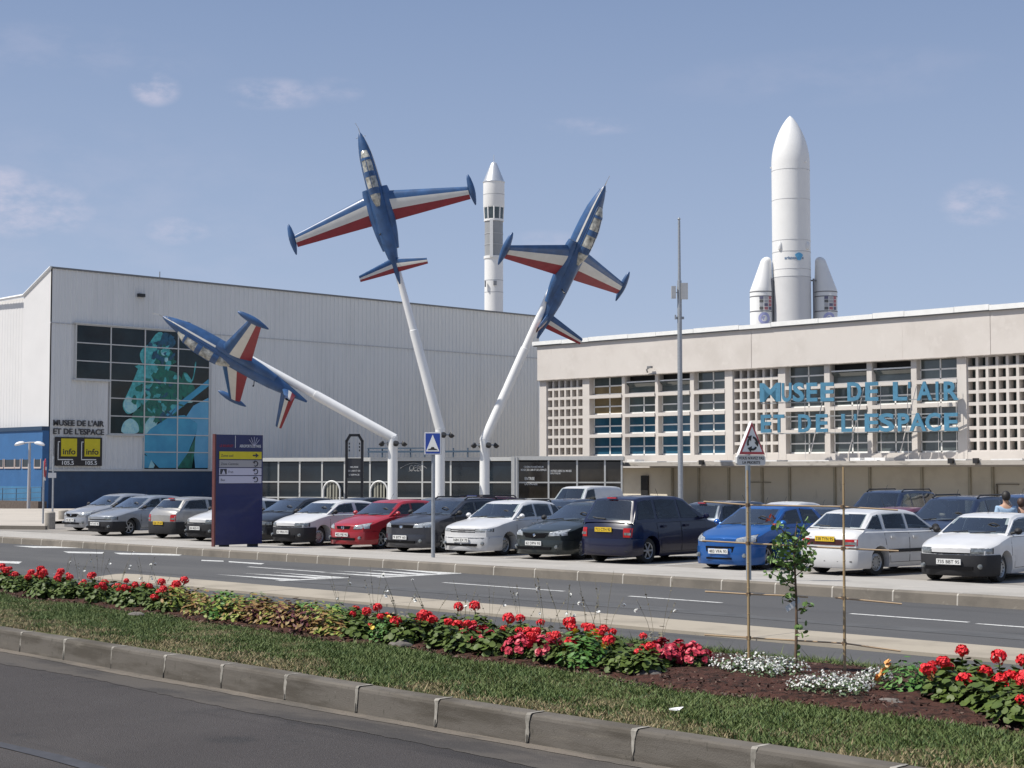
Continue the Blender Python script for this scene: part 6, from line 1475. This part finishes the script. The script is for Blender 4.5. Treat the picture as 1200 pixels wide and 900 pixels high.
for px, py in ((853, 780), (868, 783), (884, 779), (896, 788), (904, 783), (915, 776), (926, 784), (944, 803), (966, 805), (985, 800), (995, 809), (1003, 803), (1022, 797), (1028, 790)): plant('aly', *at_bed(px, py + 4), random.uniform(.85, 1.15), 'low mound of tiny white alyssum flowers around the foot of the young tree', 'white alyssum mounds')
plant('apr', *at_bed(1062, 808), 1.05, 'green bush with apricot flowers between the alyssum and the right geraniums', None)
for px, py in ((1100, 806), (1118, 820), (1140, 818), (1160, 826), (1182, 834), (1202, 842), (1178, 818), (1205, 824), (1225, 838), (1130, 806)): plant('ger', *at_bed(px, py), random.uniform(1.0, 1.25), lc, GC)
lg = 'wispy plant with tall thin stalks and tiny white blossoms at the back of the bed'
for px in (78, 96, 118, 140, 172, 190, 400, 440, 470, 505, 545, 575, 612, 640, 662, 690, 706, 770): plant('gau', *in_bed(px, random.uniform(.9, 1.25)), random.uniform(.75, 1.05), lg, 'wispy tall stalks')
for k in PR:
    for i, s in enumerate(PR[k]):
        if (k, i) not in _used:
            for c in kids(s):
                for g in kids(c): bpy.data.objects.remove(g)
                bpy.data.objects.remove(c)
            bpy.data.objects.remove(s)

# turf: short blades in one object, thinner and drier towards the kerb
rs = np.random.RandomState(3)
def turf(name, label, x0, x1, y0, y1, n, hmin, hmax, mats, dens=None):
    x = rs.uniform(x0, x1, n); 
    t = rs.random(n); x = x1 - (x1 - x0) * t ** .75; y = rs.uniform(y0, y1, n)
    dry = np.sin(x * 1.1 + np.sin(y * 2.3)) * .45 + np.sin(x * 2.7 + y * 3.1 + np.sin(y * 7 + x * 1.7)) * .45 + np.sin(x * 5.3 - y * 4.1 + 1.5 * np.sin(x * 2.2)) * .35 + np.sin(x * .37 + 2) * .35
    edge = np.array([bed_edges(a)[0] for a in x]); y0_ = y.copy(); y = np.where(y < 13, y + np.array([kf(a) for a in x]), y); keep = (y < edge + rs.uniform(-.12, .1, n)) | (y > 14.3)
    edge_d = (K1 + .8 - y) * .9; keep &= (rs.random(n) > np.clip(dry * .55 + .05 + np.clip(edge_d, 0, 1) * .55, 0, .9))
    x, y, dry = x[keep], y[keep], dry[keep]; m_ = len(x)
    y0_ = y0_[keep]; z = np.array([med_z(b_) for b_ in y]) + .012 * np.sin(3 * x + y * 5) * np.sin(2.1 * y + x)
    h = rs.uniform(hmin, hmax, m_) * np.where(rs.random(m_) < .02, 2.2, 1.) * (1.15 - .35 * np.clip(dry[:], -1, 1)); a = rs.uniform(0, 6.28, m_); lean = rs.uniform(.3, 1.6, m_) * h; w = rs.uniform(.005, .010, m_)
    ca, sa = np.cos(a), np.sin(a); la_ = rs.uniform(0, 6.28, m_)
    V = np.empty((m_, 3, 3)); V[:, 0] = np.stack([x - ca * w, y - sa * w, z - .005], 1); V[:, 1] = np.stack([x + ca * w, y + sa * w, z - .005], 1); V[:, 2] = np.stack([x + np.cos(la_) * lean, y + np.sin(la_) * lean, z + h], 1)
    me = bpy.data.meshes.new(name); me.vertices.add(m_ * 3); me.vertices.foreach_set('co', V.reshape(-1)); me.loops.add(m_ * 3); me.loops.foreach_set('vertex_index', np.arange(m_ * 3, dtype=np.int32))
    me.polygons.add(m_); me.polygons.foreach_set('loop_start', np.arange(0, m_ * 3, 3, dtype=np.int32))
    for q in mats: me.materials.append(q)
    mi = np.where(dry * .75 + .12 + np.clip((K1 + .75 - y0_) * 1.5, -.6, 1.) + rs.normal(0, .25, m_) > .36, 1, 0); mi = np.where(rs.random(m_) < .12, 2, mi); me.polygons.foreach_set('material_index', mi.astype(np.int32)); me.update(); me.validate()
    o = bpy.data.objects.new(name, me); COL.objects.link(o); return tag(o, label, 'grass', None, 'stuff')
GR = [mat('grass_green', (.072, .118, .024), .7, col2=(.120, .155, .042), scale=2.5), mat('grass_straw', (.31, .24, .14), .8, col2=(.22, .185, .09), scale=3), mat('grass_deep', (.045, .085, .024), .7)]
turf('median_grass', 'short partly dried lawn grass between the near kerb and the flower bed', -32, 0, K1 + .2, 13.0, 430000, .010, .034, GR)
turf('back_grass', 'narrow strip of thin grass behind the flower bed', -30, 2, 14.25, 14.95, 40000, .02, .07, GR)
# bark chips and a few stones
b = MB(); random.seed(9)
for i in range(15000):
    x = -28 + 30 * random.random() ** .8; e0, e1 = bed_edges(x); y = e0 - .1 + (e1 - e0 + .1) * random.random() ** 1.5; s = random.uniform(.010, .034); z = med_z(y) + .045
    if (y - e0) < .12: z -= .03
    b.slot(random.randrange(3)); leaf(b, np.array([x, y, z + random.uniform(0, .02)]), np.array([0, 0, 1.]) + rnd_dir() * .8, s * 1.6, 'long', .1)
o = b.build('bark_chips', [mat('bark_dark', (.03, .017, .013), .95), mat('bark_brown', (.085, .042, .03), .95), mat('bark_pale', (.15, .10, .075), .95)]); tag(o, 'loose brown bark chips over the flower bed soil', 'bark mulch', None, 'stuff')
STN = layered('grey_stone', (.17, .155, .14), [((.10, .092, .085), 6, .45, .7, None)], .9, .4, 30)
def stone(px, py, r, label, flat=.35):
    x, y = at_bed(px, py); b = MB(); P = []
    for i in range(7):
        t = math.pi / 2 * i / 6; P.append([(r * math.cos(t) * math.cos(a) * (1 + .18 * math.sin(2 * a + px) + .1 * math.sin(5 * a)), r * .7 * math.cos(t) * math.sin(a), r * flat * math.sin(t) * (1 + .2 * math.sin(3 * a + i))) for a in np.linspace(0, 2 * math.pi, 15)])
    b.grid(P, flip=False); o = b.build('stone', STN); o.location = (float(x), float(y), med_z(y) + .02); tag(o, label, 'stone')
stone(757, 786, .20, 'flat pale grey stone in the bed beside the front of the middle geraniums')
stone(470, 752, .16, 'small grey stone before the middle geraniums, under a leafy bush'); stone(160, 716, .15, 'grey stone at the front of the left geraniums', .2); stone(1045, 820, .16, 'grey stone under the apricot flowered bush', .25)
b = MB(); x, y, _ = gz(784, 832, .3); b.add([(x, y, med_z(y) + .05), (x + .09, y + .02, med_z(y) + .045), (x + .1, y + .07, med_z(y) + .07), (x + .01, y + .06, med_z(y) + .055)], [(0, 1, 2, 3)]); b.prism([(0, 0), (.08, .01), (.07, .06), (0, .05)], (0, 0, .012), (x, y, med_z(y) + .04)); o = b.build('litter_scrap', WL); tag(o, 'small white scrap of paper lying on the dry grass', 'litter')

# young tree tied to a cane frame
tx, ty_ = gz(932, 786, .33)[:2]; tz0 = med_z(ty_)
Dt = float(np.dot(np.array([tx, ty_, tz0]) - C0, F)); kt = Dt / FPX
tr = empty('young_tree', 'thin young tree with a small loose green crown tied between bamboo canes', 'tree', (tx, ty_, tz0 + .02), R_(45))
def tp(px, py, dy=0.): return np.array([(px - 932) * kt, dy, (786 - py) * kt])
b = MB(); b.tube([tp(932, 790), tp(933, 760), tp(934, 730), tp(934, 700), tp(933, 670), tp(932, 645), tp(934, 622), tp(936, 608)], [.017, .016, .014, .012, .011, .009, .006, .003], 7)
random.seed(21); ends = []
for (px, py, ex, ey) in ((933, 690, 915, 672), (934, 682, 905, 668), (933, 672, 952, 655), (933, 668, 908, 650), (932, 660, 955, 640), (932, 652, 914, 632), (932, 645, 948, 628), (934, 640, 918, 618), (934, 635, 944, 612), (934, 628, 908, 610), (934, 712, 944, 705), (934, 735, 938, 738), (933, 700, 920, 700)):
    dy = random.uniform(-.16, .16); a, c = tp(px, py), tp(ex, ey, dy); b.tube([a, (a + c) / 2 + np.array([0, 0, -.015]), c], [.006, .005, .003], 5); ends.append((a, c))
b.build('trunk', mat('young_bark', (.13, .085, .055), .85, var=.3, scale=14), tr)
b = MB()
for a, c in ends:
    n = 15 if c[2] > .55 else 6
    for k in range(n):
        t = random.uniform(.3, 1.1); p = a + (c - a) * t + rnd_dir() * .05; b.slot(1 if random.random() < .25 else 0); leaf(b, p, rnd_dir() + np.array([0, 0, .7]), random.uniform(.035, .065), 'round', .25)
for k in range(210):
    d = rnd_dir() * np.array([.24, .2, .26]) * random.random() ** .5; p = tp(929, 650) + d; b.slot(1 if random.random() < .25 else 0); leaf(b, p, rnd_dir() + np.array([0, 0, .7]), random.uniform(.03, .06), 'round', .25)
for k in range(10): b.slot(2); leaf(b, tp(906, 607) + rnd_dir() * .05, rnd_dir(), .055, 'long')
for k in range(6): b.slot(0); leaf(b, tp(940, 733) + rnd_dir() * np.array([.06, .06, .13]), rnd_dir(), .06, 'round'); leaf(b, tp(934, 758) + rnd_dir() * np.array([.03, .03, .05]), rnd_dir(), .05, 'round')
b.build('crown', [leafmat('tree_leaf', (.085, .16, .035), (.17, .27, .08)), leafmat('tree_leaf_light', (.17, .27, .09), (.22, .32, .12)), mat('young_red_leaf', (.30, .05, .03), .5)], tr)
b = MB(); p = tp(921, 708); b.obox(p, (.13, 0, .10), (.02, .0, -.05), (0, .006, 0)); b.build('tag_label', mat('tag_white', (.7, .7, .7), .5), tr)
BAM = mat('bamboo', (.42, .31, .17), .55, col2=(.32, .22, .11), scale=6, stretch=(1, 1, .3))
fr_ = empty('cane_frame', 'frame of two upright bamboo canes and four thin cross canes around the young tree', 'plant support', (tx, ty_, tz0), R_(45))
for px, top, dx in ((877.5, 545, 0), (989.5, 541, 1)):
    b = MB(); x = (px - 932) * kt; p0, p1 = np.array([x, -.02, -.05]), np.array([x + .01 * dx, -.02, (786 - top) * kt]); n = 9
    b.tube([p0 + (p1 - p0) * t for t in np.linspace(0, 1, n)], [.0155 - .005 * t for t in np.linspace(0, 1, n)], 7)
    for t in np.linspace(.08, .92, 8): q = p0 + (p1 - p0) * t; b.lathe([(.012, -.006), (.0185 - .005 * t, 0), (.012, .006)], q, (0, 0, 1), 7)
    b.build('upright_cane', BAM, fr_)
for pts in ([(826, 582), (880, 586), (990, 588), (1055, 592)], [(824, 628), (877, 631), (990, 637), (1055, 640)], [(827, 687.5), (877, 690.5), (916, 692), (948, 694)], [(980, 694.5), (990, 695.5), (1058, 702)], [(826, 738), (880, 741.5), (990, 748), (1056, 757)]):
    b = MB(); b.tube([tp(x, y, .01) for x, y in pts], .0095, 6); b.build('cross_cane', mat('cane_pale', (.50, .36, .22), .55, var=.15, scale=5), fr_)
b = MB()
for px in (877.5, 989.5):
    for py in ((586, 631, 690.5, 741.5) if px < 900 else (588, 637, 695, 748)): b.lathe([(.0, -.022), (.022, -.018), (.024, .018), (0, .022)], tp(px, py, -.01), (0, 0, 1), 8)
b.build('tie', mat('tie_brown', (.16, .11, .07), .8), fr_)
